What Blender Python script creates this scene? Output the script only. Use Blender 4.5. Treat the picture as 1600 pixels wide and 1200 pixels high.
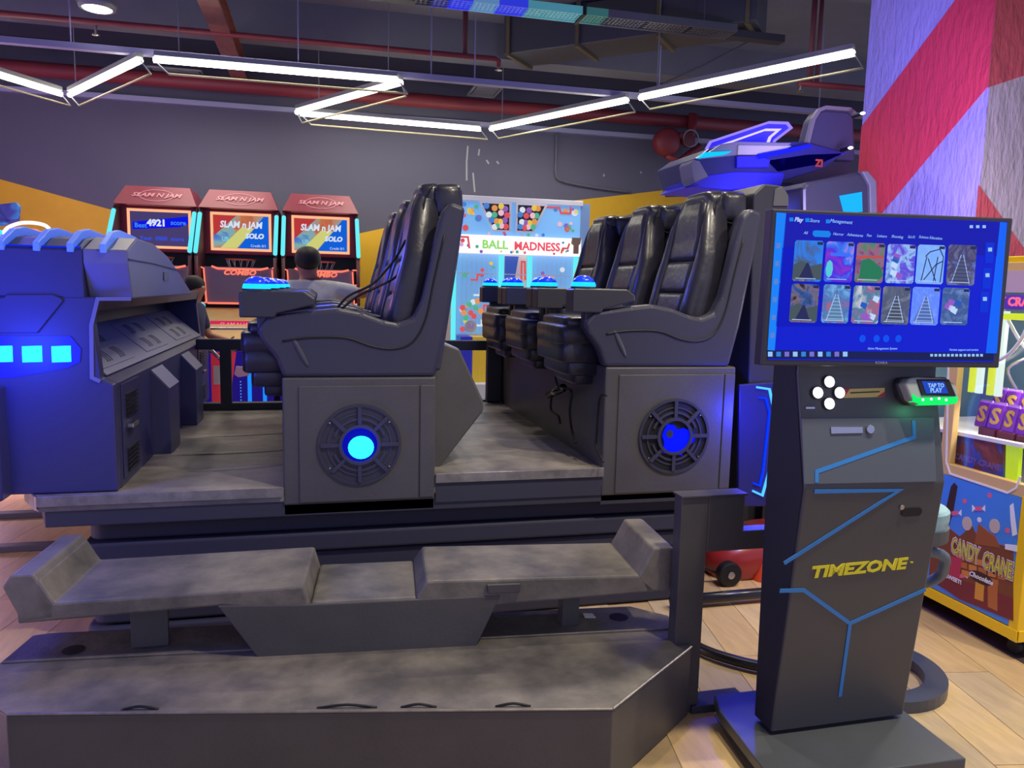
import bpy, bmesh, math, random
from mathutils import Vector, Matrix
random.seed(7)
for o in list(bpy.data.objects): bpy.data.objects.remove(o)
SC = bpy.context.scene
C = SC.collection
V = Vector
# ------------------------------------------------------------------ camera
FPX = 1200.0
_y, _p, _r = math.radians(14), math.radians(7.1), math.radians(1.3)
CAM = V((0, 0, 1.5))
_rt = V((math.cos(_y), -math.sin(_y), 0)); _fh = V((math.sin(_y), math.cos(_y), 0))
FW = _fh*math.cos(_p) - V((0, 0, math.sin(_p)))
_up = V((0, 0, math.cos(_p))) + _fh*math.sin(_p)
RT = _rt*math.cos(_r) + _up*math.sin(_r)
UP = _up*math.cos(_r) - _rt*math.sin(_r)
cd = bpy.data.cameras.new('camera'); cam = bpy.data.objects.new('camera', cd); C.objects.link(cam)
cd.sensor_width = 36; cd.lens = 36*FPX/1600; cd.clip_start = .05; cd.clip_end = 200
mw = Matrix((RT, UP, -FW)).transposed().to_4x4(); mw.translation = CAM
cam.matrix_world = mw
SC.camera = cam
SC.view_settings.view_transform = 'Standard'; SC.view_settings.look = 'None'
SC.view_settings.gamma = 1; SC.view_settings.use_curve_mapping = False
SC.view_settings.exposure = 0.0
# ------------------------------------------------------------------ world and lamps
w = bpy.data.worlds.new('world'); SC.world = w; w.use_nodes = True
bg = w.node_tree.nodes['Background']; bg.inputs[0].default_value = (.45, .47, .80, 1); bg.inputs[1].default_value = .98
def lamp(kind, loc, energy, col, size=.2, aim=None, angle=None, blend=.4, name='lamp'):
    d = bpy.data.lights.new(name, kind); d.energy = energy; d.color = col
    if kind == 'AREA': d.size = size
    else: d.shadow_soft_size = size
    if kind == 'SPOT': d.spot_size = math.radians(angle or 90); d.spot_blend = blend
    o = bpy.data.objects.new(name, d); C.objects.link(o); o.location = loc
    if aim is not None: o.rotation_euler = (V(aim)-V(loc)).to_track_quat('-Z', 'Y').to_euler()
    return o
WARM = (1, .90, .70)
# ceiling downlights of the hall (over and behind the viewer)
for (x, y, e, a) in [(1.7, 1.3, 330, (1.4, 2.0, 0)), (3.2, 1.4, 300, (2.8, 2.0, 0)), (1.0, 2.9, 120, (.9, 2.7, 0)), (-1.4, 6.4, 90, (-1.2, 5, 0)),
                     (2.2, 5.6, 150, (2.0, 4.6, 0)), (.6, 6.8, 120, (.6, 6.3, 0))]:
    lamp('SPOT', (x, y, 4.2), e, WARM, .07, a, 95, .6, 'downlight_lamp')
# coloured glow of the machines, with added blue fill
lamp('POINT', (-1.15, 3.0, 1.21), 12, (.02, .05, 1), .10, name='console_glow_fill')
lamp('POINT', (-1.5, 2.3, 1.5), 26, (.02, .03, 1), .3, name='console_glow_fill')  # unseen blue lamp added to lift the dark seat and plinth sides
lamp('POINT', (-1.7, 4.3, 2.2), 26, (.12, .12, 1), .3, name='console_glow_fill')
lamp('POINT', (-2.7, 3.3, .5), 60, (1, .62, .95), .25, name='pink_glow')
lamp('POINT', (-2.4, 6.1, .5), 90, (1, .62, .92), .25, name='pink_glow')
lamp('POINT', (-3.1, 8.6, 2.2), 45, (.8, .35, .9), .5, name='pink_glow')
lamp('POINT', (1.98, 3.14, .92), 12, (.02, .03, 1), .05, name='tower_glow')
lamp('POINT', (2.75, 4.1, 2.85), 9, (.12, .10, 1), .15, name='ride_glow')
lamp('POINT', (2.6, 4.15, 1.95), 7, (.10, .10, 1), .15, name='ride_glow')
lamp('SPOT', (2.5, 2.9, 1.9), 165, (.52, .42, 1), .2, (3.6, 4.2, 1.9), 110, .6, name='ride_glow')
lamp('POINT', (3.05, 2.66, 1.36), 34, (1, .95, .95), .1, name='claw_machine_lamp')
lamp('POINT', (-.05, 4.3, 1.75), 8, (.03, .08, 1), .1, name='dome_glow')
lamp('POINT', (1.05, 4.2, 1.8), 8, (.03, .08, 1), .1, name='dome_glow')
for x in (-1.2, .8, 3.0):
    lamp('AREA', (x, 8.9, 3.35), 26, (1, .95, .8), 1.2, (x, 9.6, 0), name='tube_light')

# ------------------------------------------------------------------ helpers
def lin(c):
    return tuple(((v/255)/12.92 if v/255 <= .04045 else (((v/255)+.055)/1.055)**2.4) for v in c)
MC = {}
def M(name, col=(128, 128, 128), rough=.5, metal=0, emit=None, es=1.0, noise=0, nsc=6, bump=0, bsc=60, coat=0, col2=None, trans=0, spec=.5, stretch=None):
    if name in MC: return MC[name]
    m = bpy.data.materials.new(name); m.use_nodes = True; nt = m.node_tree; b = nt.nodes['Principled BSDF']
    c = lin(col)
    b.inputs['Base Color'].default_value = (*c, 1); b.inputs['Roughness'].default_value = rough; b.inputs['Metallic'].default_value = metal
    b.inputs['Specular IOR Level'].default_value = spec
    if coat: b.inputs['Coat Weight'].default_value = coat; b.inputs['Coat Roughness'].default_value = .15
    if trans: b.inputs['Transmission Weight'].default_value = trans
    if emit is not None:
        b.inputs['Emission Color'].default_value = (*lin(emit), 1); b.inputs['Emission Strength'].default_value = es
    if noise or bump:
        tc = nt.nodes.new('ShaderNodeTexCoord'); mp = nt.nodes.new('ShaderNodeMapping'); nt.links.new(tc.outputs['Object'], mp.inputs[0])
        if stretch: mp.inputs['Scale'].default_value = stretch
    if noise:
        n = nt.nodes.new('ShaderNodeTexNoise'); n.inputs['Scale'].default_value = nsc; n.inputs['Detail'].default_value = 6; n.inputs['Roughness'].default_value = .65
        nt.links.new(mp.outputs[0], n.inputs['Vector'])
        r = nt.nodes.new('ShaderNodeValToRGB'); r.color_ramp.elements[0].position = .35; r.color_ramp.elements[1].position = .68
        if col2: a, d = c, lin(col2)
        else: a = tuple(v*(1-noise) for v in c); d = tuple(min(1, v*(1+noise)) for v in c)
        r.color_ramp.elements[0].color = (*a, 1); r.color_ramp.elements[1].color = (*d, 1)
        nt.links.new(n.outputs[0], r.inputs[0]); nt.links.new(r.outputs[0], b.inputs['Base Color'])
        if emit is not None: nt.links.new(r.outputs[0], b.inputs['Emission Color'])
    if bump:
        n2 = nt.nodes.new('ShaderNodeTexNoise'); n2.inputs['Scale'].default_value = bsc; n2.inputs['Detail'].default_value = 4
        nt.links.new(mp.outputs[0], n2.inputs['Vector'])
        bp = nt.nodes.new('ShaderNodeBump'); bp.inputs['Strength'].default_value = min(1, bump); bp.inputs['Distance'].default_value = .02
        nt.links.new(n2.outputs[0], bp.inputs['Height']); nt.links.new(bp.outputs[0], b.inputs['Normal'])
    MC[name] = m; return m
def E_(name, col, es=1.0): return M(name, (0, 0, 0), .6, emit=col, es=es, spec=.1)
def pic(name, cols, sc=9, es=1.0):
    """a screen or print with a procedural picture of several colours"""
    if name in MC: return MC[name]
    m = bpy.data.materials.new(name); m.use_nodes = True; nt = m.node_tree; b = nt.nodes['Principled BSDF']
    b.inputs['Roughness'].default_value = .4; b.inputs['Base Color'].default_value = (0, 0, 0, 1)
    tc = nt.nodes.new('ShaderNodeTexCoord'); n = nt.nodes.new('ShaderNodeTexNoise'); n.inputs['Scale'].default_value = sc; n.inputs['Detail'].default_value = 5; n.inputs['Distortion'].default_value = 1.2
    nt.links.new(tc.outputs['Object'], n.inputs['Vector'])
    r = nt.nodes.new('ShaderNodeValToRGB'); r.color_ramp.interpolation = 'LINEAR'
    k = len(cols)
    for i, c in enumerate(cols):
        pos = .30 + .40*i/(k-1)
        e = r.color_ramp.elements[i] if i < 2 else r.color_ramp.elements.new(pos)
        e.position = pos; e.color = (*lin(c), 1)
    nt.links.new(n.outputs[0], r.inputs[0])
    if es > 0: nt.links.new(r.outputs[0], b.inputs['Emission Color']); b.inputs['Emission Strength'].default_value = es
    else: nt.links.new(r.outputs[0], b.inputs['Base Color'])
    MC[name] = m; return m

ORG = {}
def thing(name, label, cat, loc=(0, 0, 0), rotz=0, group=None):
    o = bpy.data.objects.new(name, None); C.objects.link(o); o.empty_display_size = .1
    o.location = loc; o.rotation_euler = (0, 0, rotz); o['label'] = label; o['category'] = cat
    if group: o['group'] = group
    ORG[o.name] = V(loc); return o
def tag(o, label, cat, group=None, kind=None):
    o['label'] = label; o['category'] = cat
    if group: o['group'] = group
    if kind: o['kind'] = kind
    return o
def obj(name, bm, m, parent=None, local=False, smooth=False, label=None, kind=None):
    """link a bmesh as one object; world coordinates unless local"""
    if len(bm.faces): bmesh.ops.recalc_face_normals(bm, faces=bm.faces)
    off = V((0, 0, 0))
    if not local:
        if parent is not None: off = ORG.get(parent.name, V((0, 0, 0)))
        else:
            vs = [v.co for v in bm.verts]
            off = V(((min(v.x for v in vs)+max(v.x for v in vs))/2, (min(v.y for v in vs)+max(v.y for v in vs))/2, min(v.z for v in vs)))
        for v in bm.verts: v.co -= off
    me = bpy.data.meshes.new(name); bm.to_mesh(me); bm.free(); me.materials.append(m)
    if smooth: me.shade_smooth()
    o = bpy.data.objects.new(name, me); C.objects.link(o)
    if parent is not None:
        o.parent = parent; ORG[o.name] = ORG.get(parent.name, V((0, 0, 0)))
    elif not local: o.location = off; ORG[o.name] = off
    if label: o['label'] = label
    if kind: o['kind'] = kind
    return o
def struct(name, bm, m, parent=None, **k):
    o = obj(name, bm, m, parent, **k)
    if parent is None: o['kind'] = 'structure'
    return o
B = bmesh.new
def FR(o, x, y): return (V(o), V(x).normalized(), V(y).normalized(), V(x).normalized().cross(V(y).normalized()).normalized())
def front(y): return FR((0, y, 0), (1, 0, 0), (0, 0, 1))     # faces -Y
def faceR(x): return FR((x, 0, 0), (0, 1, 0), (0, 0, 1))     # faces +X
def faceL(x): return FR((x, 0, 0), (0, -1, 0), (0, 0, 1))    # faces -X
def top(z): return FR((0, 0, z), (1, 0, 0), (0, 1, 0))
def at(px, py, fr):
    d = FW*FPX + (px-800)*RT - (py-600)*UP
    t = (fr[0]-CAM).dot(fr[3]) / d.dot(fr[3])
    return CAM + d*t
def pix(fr, pts):
    out = []
    for (a, b) in pts:
        q = at(a, b, fr)-fr[0]; out.append((q.dot(fr[1]), q.dot(fr[2])))
    return out
def wp(fr, u, v, t=0): return fr[0]+fr[1]*u+fr[2]*v+fr[3]*t
def prism(bm, fr, pts, t0, t1, bev=0, seg=2):
    a = [bm.verts.new(wp(fr, u, v, t0)) for u, v in pts]; b = [bm.verts.new(wp(fr, u, v, t1)) for u, v in pts]
    fs = [bm.faces.new(a[::-1]), bm.faces.new(b)]
    n = len(pts)
    for i in range(n): fs.append(bm.faces.new((a[i], a[(i+1) % n], b[(i+1) % n], b[i])))
    if bev:
        es = list({e for f in fs for e in f.edges})
        bmesh.ops.recalc_face_normals(bm, faces=fs)
        bmesh.ops.bevel(bm, geom=es, offset=bev, segments=seg, profile=.5, affect='EDGES', clamp_overlap=True)
    return bm
def box(bm, x0, x1, y0, y1, z0, z1, bev=0, seg=2):
    return prism(bm, top(0), [(x0, y0), (x1, y0), (x1, y1), (x0, y1)], z0, z1, bev, seg)
def rect(a, b, c, d): return [(a, c), (b, c), (b, d), (a, d)]
def rrect(x0, x1, y0, y1, r, n=4):
    p = []
    for cx, cy, a0 in ((x1-r, y1-r, 0), (x0+r, y1-r, 90), (x0+r, y0+r, 180), (x1-r, y0+r, 270)):
        for i in range(n+1):
            a = math.radians(a0+90*i/n); p.append((cx+r*math.cos(a), cy+r*math.sin(a)))
    return p
def circ(cx, cy, r, n=24, sy=1): return [(cx+r*math.cos(2*math.pi*i/n), cy+sy*r*math.sin(2*math.pi*i/n)) for i in range(n)]
def ring(bm, fr, cx, cy, r0, r1, t0, t1, n=36, a0=0, a1=360):
    """annulus (or arc of one) with thickness"""
    full = abs(a1-a0) >= 360; k = n if full else n+1; vs = []
    for i in range(k):
        a = math.radians(a0+(a1-a0)*i/n); c, s = math.cos(a), math.sin(a)
        vs.append([bm.verts.new(wp(fr, cx+r*c, cy+r*s, t)) for r, t in ((r0, t0), (r1, t0), (r1, t1), (r0, t1))])
    m = k if full else k-1
    for i in range(m):
        p, q = vs[i], vs[(i+1) % k]
        for j in range(4): bm.faces.new((p[j], p[(j+1) % 4], q[(j+1) % 4], q[j]))
    if not full: bm.faces.new(vs[0]); bm.faces.new(vs[-1][::-1])
    return bm
def line2(fr, bm, pts, wd, t0, t1):
    """thin strip along a 2D polyline"""
    pts = [V((p[0], p[1])) for p in pts]; L = []; R = []
    for i, p in enumerate(pts):
        d0 = (p-pts[i-1]).normalized() if i else None; d1 = (pts[i+1]-p).normalized() if i < len(pts)-1 else None
        if d0 is None: d0 = d1
        if d1 is None: d1 = d0
        d = (d0+d1).normalized(); nn = V((-d.y, d.x)); k = 1/max(.35, nn.dot(V((-d0.y, d0.x))))
        L.append(p+nn*wd/2*k); R.append(p-nn*wd/2*k)
    return prism(bm, fr, [tuple(v) for v in L]+[tuple(v) for v in R[::-1]], t0, t1)
def tube(bm, pts, r, seg=8, smoothn=0, closed=False):
    P = [V(p) for p in pts]
    if smoothn:
        Q = []; n = len(P)
        for i in range(n-1 if not closed else n):
            p0 = P[i-1] if (i or closed) else P[0]; p1 = P[i]; p2 = P[(i+1) % n]; p3 = P[(i+2) % n] if (i+2 < n or closed) else P[-1]
            for k in range(smoothn):
                t = k/smoothn
                Q.append(.5*((2*p1)+(p2-p0)*t+(2*p0-5*p1+4*p2-p3)*t*t+(3*p1-p0-3*p2+p3)*t**3))
        if not closed: Q.append(P[-1])
        P = Q
    rs = r if isinstance(r, (list, tuple)) else [r]*len(P)
    prev = None; first = None; nrm = None
    for i, p in enumerate(P):
        if closed: d = (P[(i+1) % len(P)]-P[i-1])
        else: d = (P[min(i+1, len(P)-1)]-P[max(i-1, 0)])
        d.normalize()
        if nrm is None: nrm = d.orthogonal().normalized()
        nrm = (nrm-d*nrm.dot(d)).normalized(); bn = d.cross(nrm)
        rg = [bm.verts.new(p+(nrm*math.cos(2*math.pi*j/seg)+bn*math.sin(2*math.pi*j/seg))*rs[i]) for j in range(seg)]
        if prev:
            for j in range(seg): bm.faces.new((prev[j], prev[(j+1) % seg], rg[(j+1) % seg], rg[j]))
        else: first = rg
        prev = rg
    if closed:
        for j in range(seg): bm.faces.new((prev[j], prev[(j+1) % seg], first[(j+1) % seg], first[j]))
    else: bm.faces.new(first[::-1]); bm.faces.new(prev)
    return bm
def lathe(bm, fr, cx, cy, prof, n=24):
    """prof = [(radius, height along normal)]"""
    rings = []
    for r, h in prof:
        if r < 1e-5: rings.append([bm.verts.new(wp(fr, cx, cy, h))])
        else: rings.append([bm.verts.new(wp(fr, cx+r*math.cos(2*math.pi*i/n), cy+r*math.sin(2*math.pi*i/n), h)) for i in range(n)])
    for a, b in zip(rings, rings[1:]):
        for i in range(n):
            j = (i+1) % n
            if len(a) == 1 and len(b) == 1: continue
            if len(a) == 1: bm.faces.new((a[0], b[j], b[i]))
            elif len(b) == 1: bm.faces.new((a[i], a[j], b[0]))
            else: bm.faces.new((a[i], a[j], b[j], b[i]))
    if len(rings[0]) > 1: bm.faces.new(rings[0][::-1])
    if len(rings[-1]) > 1: bm.faces.new(rings[-1])
    return bm
def sell(bm, c, ax, ay, az, rx, ry, rz, e=.35, nu=20, nv=12, puff=None):
    """superellipsoid cushion centred at c along axes"""
    c, ax, ay, az = V(c), V(ax).normalized(), V(ay).normalized(), V(az).normalized()
    def f(x, k): return math.copysign(abs(x)**k, x)
    rows = []
    for i in range(nv+1):
        ph = -math.pi/2+math.pi*i/nv
        if i in (0, nv): rows.append([bm.verts.new(c+az*rz*f(math.sin(ph), e))]); continue
        row = []
        for j in range(nu):
            th = 2*math.pi*j/nu
            row.append(bm.verts.new(c+ax*rx*f(math.cos(ph), e)*f(math.cos(th), e)+ay*ry*f(math.cos(ph), e)*f(math.sin(th), e)+az*rz*f(math.sin(ph), e)))
        rows.append(row)
    for a, b in zip(rows, rows[1:]):
        for j in range(nu):
            k = (j+1) % nu
            if len(a) == 1: bm.faces.new((a[0], b[j], b[k]))
            elif len(b) == 1: bm.faces.new((a[j], b[0], a[k]))
            else: bm.faces.new((a[j], a[k], b[k], b[j]))
    return bm
def text(name, s, fr, u, v, size, m, parent, t=.002, bold=0, shear=0, sx=1, rot=0, local=False, align='CENTER', label=None, ext=.001):
    cu = bpy.data.curves.new('lettering_curve', 'FONT'); cu.body = s; cu.size = size; cu.extrude = ext; cu.offset = bold; cu.shear = shear
    cu.align_x = align; cu.align_y = 'CENTER'; cu.resolution_u = 2
    to = bpy.data.objects.new('tmp', cu); C.objects.link(to)
    dg = bpy.context.evaluated_depsgraph_get(); me = bpy.data.meshes.new_from_object(to.evaluated_get(dg))
    bpy.data.objects.remove(to); bpy.data.curves.remove(cu)
    off = V((0, 0, 0)) if local or parent is None else ORG.get(parent.name, V((0, 0, 0)))
    cr, sr = math.cos(rot), math.sin(rot)
    for vv in me.vertices:
        x, y, z = vv.co; x *= sx; x, y = x*cr-y*sr, x*sr+y*cr
        vv.co = wp(fr, u+x, v+y, t+z)-off
    me.materials.clear(); me.materials.append(m); me.name = name
    o = bpy.data.objects.new(name, me); C.objects.link(o); o.parent = parent; ORG[o.name] = ORG.get(parent.name, V((0, 0, 0)))
    if label: o['label'] = label
    return o
def copy_tree(o, parent=None):
    c = o.copy(); C.objects.link(c); c.parent = parent
    for ch in [q for q in bpy.data.objects if q.parent == o]: copy_tree(ch, c)
    return c

# ------------------------------------------------------------------ materials
m_lam = M('dark_laminate', (78, 76, 76), .42, noise=.12, nsc=3, bump=.05, bsc=90)
m_lam2 = M('dark_laminate_deep', (56, 57, 68), .5)
m_rub = M('worn_black_covering', (84, 81, 78), .5, noise=.3, nsc=5, col2=(128, 121, 110), bump=.12, bsc=30)
m_deck = M('dusty_deck_covering', (98, 93, 92), .45, noise=.3, nsc=4, col2=(146, 138, 130), bump=.25, bsc=7)
m_alu = M('worn_aluminium', (150, 145, 138), .4, .6, noise=.25, nsc=14)
m_bel = M('black_bellows_cloth', (48, 49, 66), .75)
m_lea = M('black_leather', (44, 43, 54), .34, noise=.1, nsc=8, bump=.16, bsc=20, coat=.12)
m_lea2 = M('black_leather_pipe', (18, 18, 22), .35)
m_plas = M('black_plastic', (52, 52, 60), .4)
m_shell = M('seat_shell_plastic', (54, 54, 70), .38, bump=.04, bsc=120)
m_cyan = E_('cyan_led', (40, 235, 255), 2.2)
m_blue = E_('blue_led', (0, 40, 255), 2.0)
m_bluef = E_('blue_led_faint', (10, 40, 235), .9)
m_white = E_('white_led', (255, 255, 250), 3)
m_tube = E_('white_tube_light', (255, 250, 225), 11)
m_steel = M('steel', (190, 190, 195), .25, 1)
m_orange = E_('orange_neon', (255, 120, 95), 1.3)
m_ora2 = E_('peach_neon', (255, 175, 130), 1.2)
m_blk = M('flat_black', (12, 12, 15), .6)
m_wt = M('white_paint', (225, 225, 225), .5)
m_yel = M('yellow_paint', (236, 190, 20), .45)

# ------------------------------------------------------------------ SETTING
bm = B(); box(bm, -9, 10, -3, 11, -.12, -.004)
m_fl = M('far_wood_floor', (176, 150, 110), .4, noise=.2, nsc=3)
floor = struct('floor', bm, m_fl)
plm = [M('oak_plank_%s' % n, c, .36, noise=.14, nsc=5, bump=.03, bsc=40, stretch=(4, .7, 4)) for n, c in (('pale', (206, 178, 132)), ('mid', (194, 164, 118)), ('honey', (212, 180, 128)), ('grey', (188, 166, 130)))]
ang = math.radians(10.2); PW, PL = .205, 1.28; cnt = 0
ax = V((math.sin(ang), math.cos(ang), 0)); px_ = V((math.cos(ang), -math.sin(ang), 0))
pms = {}
for mi in range(4):
    b2 = B(); prism(b2, (V((0, 0, -.0035)), px_, ax, V((0, 0, 1))), rect(-PW/2+.0015, PW/2-.0015, -PL/2+.0015, PL/2-.0015), 0, .0035, 0)
    me = bpy.data.meshes.new('plank'); b2.to_mesh(me); b2.free(); me.materials.append(plm[mi]); pms[mi] = me
fo = floor.location
for i in range(-22, 24):
    for j in range(-4, 8):
        c = px_*(i*PW)+ax*(j*PL+(i*.47 % 1)*PL)
        vis = (1.75 < c.x < 3.9 and 1.2 < c.y < 4.9) or (-3.1 < c.x < -.95 and 2.1 < c.y < 6.8) or (1.0 < c.x < 1.8 and 1.2 < c.y < 3.4)
        if vis and cnt < 295:
            o = bpy.data.objects.new('plank', pms[random.randrange(4)]); C.objects.link(o); o.parent = floor; o.location = c-fo+V((0, 0, 0)); cnt += 1
# walls
m_wall = M('purple_grey_wall', (92, 90, 110), .7, bump=.05, bsc=20)
bm = B(); box(bm, -9, 10, 10.5, 10.65, 0, 4.6); wallb = struct('wall_back', bm, m_wall)
ylw = M('wall_yellow_paint', (226, 176, 34), .6, noise=.06, nsc=2)
f = front(10.5)
bm = B(); prism(bm, f, [(-9, 3.98), (-9, 0.3), (-1.9, .3), (-1.6, 2.12), (-2.304, 2.297), (-3.679, 2.644)], -.002, .006); obj('painted_stripe', bm, ylw, wallb)
bm = B(); prism(bm, f, [(0.2, .3), (5, .3), (9, .3), (9, 3.5), (5.441, 3.052), (3.484, 2.747), (1.283, 2.371), (.481, 2.171), (.2, 2.1)], -.002, .006); obj('painted_stripe', bm, ylw, wallb)
# plaster scars
mscar = M('bare_plaster', (170, 170, 172), .8)
bm = B()
for pts in ([(731, 228), (729, 250), (728, 282)], [(739, 270), (741, 300)], [(749, 233), (748, 243)], [(760, 250), (764, 256)], [(776, 252), (779, 256)], [(944, 272), (944, 276)], [(1001, 268), (1002, 271)]):
    q = pix(f, pts)
    for a, b_ in zip(q, q[1:]): line2(f, bm, [a, (b_[0]+random.uniform(-.01, .01), b_[1])], .022, -.001, .004)
o = obj('plaster_scratch', bm, mscar, wallb); o['kind'] = 'stuff'
bm = B(); box(bm, -9, 10, 10.42, 10.5, 3.64, 3.70); struct('trim_1', bm, M('pale_blue_trim', (165, 168, 200), .5))
m_ceil = M('charcoal_ceiling', (122, 124, 138), .85, noise=.1, nsc=1)
bm = B(); box(bm, -9, 10, -3, 10.65, 4.6, 4.7); struct('ceiling', bm, m_ceil)
# dark soffit beams below the ceiling
for i, (y, z) in enumerate(((6.3, 4.25), (9.3, 4.2))):
    bm = B(); box(bm, -9, 10, y, y+.35, z, 4.6); struct('trim_%d' % (i+2), bm, m_ceil)
# textured plaster column (left face purple/red, front face grey/brown-red)
mpl = M('rough_plaster_purple_lit', (168, 160, 216), .7, bump=1, bsc=26, stretch=(1, 1, .35))  # purple light of the games put into the plaster colour
mplr = M('rough_plaster_red', (222, 58, 82), .7, bump=1, bsc=26, stretch=(1, 1, .35))
mplg = M('rough_plaster_grey', (165, 158, 146), .7, bump=1, bsc=26, stretch=(1, 1, .35))
mplb = M('rough_plaster_brick_red', (176, 74, 70), .7, bump=1, bsc=26, stretch=(1, 1, .35))
bm = B(); box(bm, 3.6, 4.7, 3.67, 4.70, 0, 4.6); col = struct('column', bm, mplg)
fl = faceL(3.6)
bm = B(); prism(bm, fl, rect(-4.70, -3.668, 0, 4.6), -.002, .006); obj('plaster_field', bm, mpl, col)
st = pix(fl, [(1491, -5), (1350, 195), (1343, 268), (1352, 330), (1410, 298), (1541, 140), (1556, -5)])
st2 = pix(fl, [(1495, 0), (1348, 198)]); 
def onY(p, q, y):
    t = (y-p[0])/(q[0]-p[0]); return (y, p[1]+t*(q[1]-p[1]))
A0, A1 = st2; B0, B1 = pix(fl, [(1540, 141), (1407, 300)])
eL, eR = -4.70, -3.668
bm = B(); prism(bm, fl, [onY(A0, A1, eR), onY(A0, A1, eL), onY(B0, B1, eL), onY(B0, B1, eR)], .004, .010); obj('painted_stripe', bm, mplr, col)
ff = front(3.67)
q = pix(ff, [(1543, 137), (1600, 118), (1640, 105)])
bm = B(); prism(bm, ff, [q[0], q[2], (4.7, q[2][1]), (4.7, 4.6), (3.592, 4.6)], -.002, .006); obj('plaster_field', bm, mplb, col)
q = pix(ff, [(1527, 290), (1600, 390), (1600, 560), (1520, 470)])
bm = B(); prism(bm, ff, [(3.592, q[0][1]), q[1], q[2], (3.592, q[3][1]-.3)], -.002, .006); obj('painted_stripe', bm, mplb, col)

# ------------------------------------------------------------------ CEILING SERVICES
Z = 3.5
pts = [(-3.70, 7.95), (-2.712, 9.757), (-1.553, 7.917), (.83, 7.908), (-.308, 9.788), (2.063, 9.931), (3.201, 7.839), (4.348, 5.733)]
lab = ['bright white tube light running off the left frame edge', 'short white tube light rising right from the leftmost corner of the zigzag', 'long white tube light across the top left of the zigzag',
       'white tube light slanting down to the zigzag corner above the arcade cabinets', 'white tube light low along the back wall above the arcade cabinets', 'white tube light right of the lowest zigzag corner',
       'white tube light rising to the striped column']
m_hous = M('lamp_housing', (150, 152, 160), .5, .3); m_rail = M('pale_rail', (205, 198, 160), .35, .2)
for i, (a, b_) in enumerate(zip(pts, pts[1:])):
    a, b_ = V((*a, Z)), V((*b_, Z)); d = (b_-a).normalized(); a2, b2 = a+d*.08, b_-d*.08
    t = thing('tube_light', lab[i], 'light', (a+b_)/2+V((0, 0, .04)), group='zigzag tube lights')
    bm = B(); tube(bm, [a2, b2], .026, 10); obj('tube', bm, m_tube, t, smooth=True)
    n = V((-d.y, d.x, 0)); fr_ = (a+V((0, 0, .045)), d, n, d.cross(n))
    bm = B(); prism(bm, fr_, rect(.09, (b_-a).length-.09, -.03, .03), -.012, .03); obj('housing', bm, m_hous, t)
    off = V((.075, 0, -.115))
    bm = B(); tube(bm, [a2+off+d*.05, b2+off+d*.02], .010, 6); obj('lower_rail', bm, m_rail, t, smooth=True)
    bm = B(); tube(bm, [a2+V((0, 0, .0)), a2+off+d*.05], .007, 6); obj('bracket', bm, m_hous, t)
    bm = B(); tube(bm, [b2, b2+off+d*.02], .007, 6); obj('bracket', bm, m_hous, t)
    bm = B(); tube(bm, [a+d*.3+V((0, 0, .06)), a+d*.3+V((0, 0, 1.1))], .006, 6); obj('hanger_rod', bm, m_hous, t)
# long pale carrier rail, hangers
m_car = M('lavender_rail', (150, 148, 190), .5)
t = thing('carrier_rail', 'long thin lavender rail hanging across the hall behind the tube lights', 'rail', (1, 8.1, 3.58))
bm = B(); box(bm, -3.8, 7, 8.06, 8.14, 3.575, 3.63); obj('channel', bm, m_car, t)
for x in (-2.2, -.2, 1.1, 1.55, 3.6, 5.6):
    bm = B(); tube(bm, [(x, 8.1, 3.62), (x, 8.1, 4.6)], .007, 6); obj('hanger_rod', bm, m_car, t)
# red sprinkler pipes
m_red = M('red_pipe_paint', (132, 48, 58), .5); m_redd = M('dull_red_paint', (98, 46, 56), .6)
t = thing('sprinkler_pipe', 'thin red sprinkler pipe crossing the ceiling from upper left', 'pipe', (0, 8.35, 3.9))
bm = B(); tube(bm, [(-4.2, 8.35, 3.9), (1.80, 8.28, 3.9), (1.84, 8.28, 3.88), (1.84, 8.28, 3.82)], .028, 8); obj('pipe', bm, m_red, t, smooth=True)
bm = B(); tube(bm, [(1.48, 8.29, 3.9), (1.48, 8.29, 4.6)], .028, 8); obj('riser', bm, m_redd, t, smooth=True)
for x, y in ((-2.05, 8.35), (1.84, 8.28)):
    bm = B(); lathe(bm, top(0), x, y, [(.014, 3.88), (.014, 3.80), (.035, 3.795), (.035, 3.785), (.01, 3.78)], 10); obj('sprinkler_head', bm, m_steel, t)
t = thing('sprinkler_pipe', 'short red sprinkler pipe beside the top of the striped column', 'pipe', (4.3, 7.0, 3.3))
p0, p1 = at(1248, 130, front(7.0)), at(1352, 138, front(7.0))
bm = B(); tube(bm, [p0, p1+V((.5, 0, 0))], .03, 8); obj('pipe', bm, m_red, t, smooth=True)
bm = B(); tube(bm, [p0+V((.12, 0, 0)), p0+V((.12, 0, 1.2))], .026, 8); tube(bm, [p0+V((.2, 0, 0)), p0+V((.2, 0, 1.2))], .02, 8); obj('riser', bm, m_redd, t, smooth=True)
bm = B(); lathe(bm, top(0), p0.x+.02, p0.y, [(.014, p0.z), (.014, p0.z-.07), (.03, p0.z-.08), (.01, p0.z-.09)], 10); obj('sprinkler_head', bm, m_steel, t)
bm = B(); tube(bm, [(-6, 10.2, 3.86), (8.5, 10.2, 3.86)], .085, 12); o = obj('main_pipe', bm, m_red, smooth=True); tag(o, 'thick red main pipe running along the top of the back wall', 'pipe')
bm = B(); tube(bm, [(-6, 10.05, 4.12), (8.5, 10.05, 4.12)], .045, 10); o = obj('upper_pipe', bm, m_redd, smooth=True); tag(o, 'thinner dull red pipe above the main pipe', 'pipe')
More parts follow.
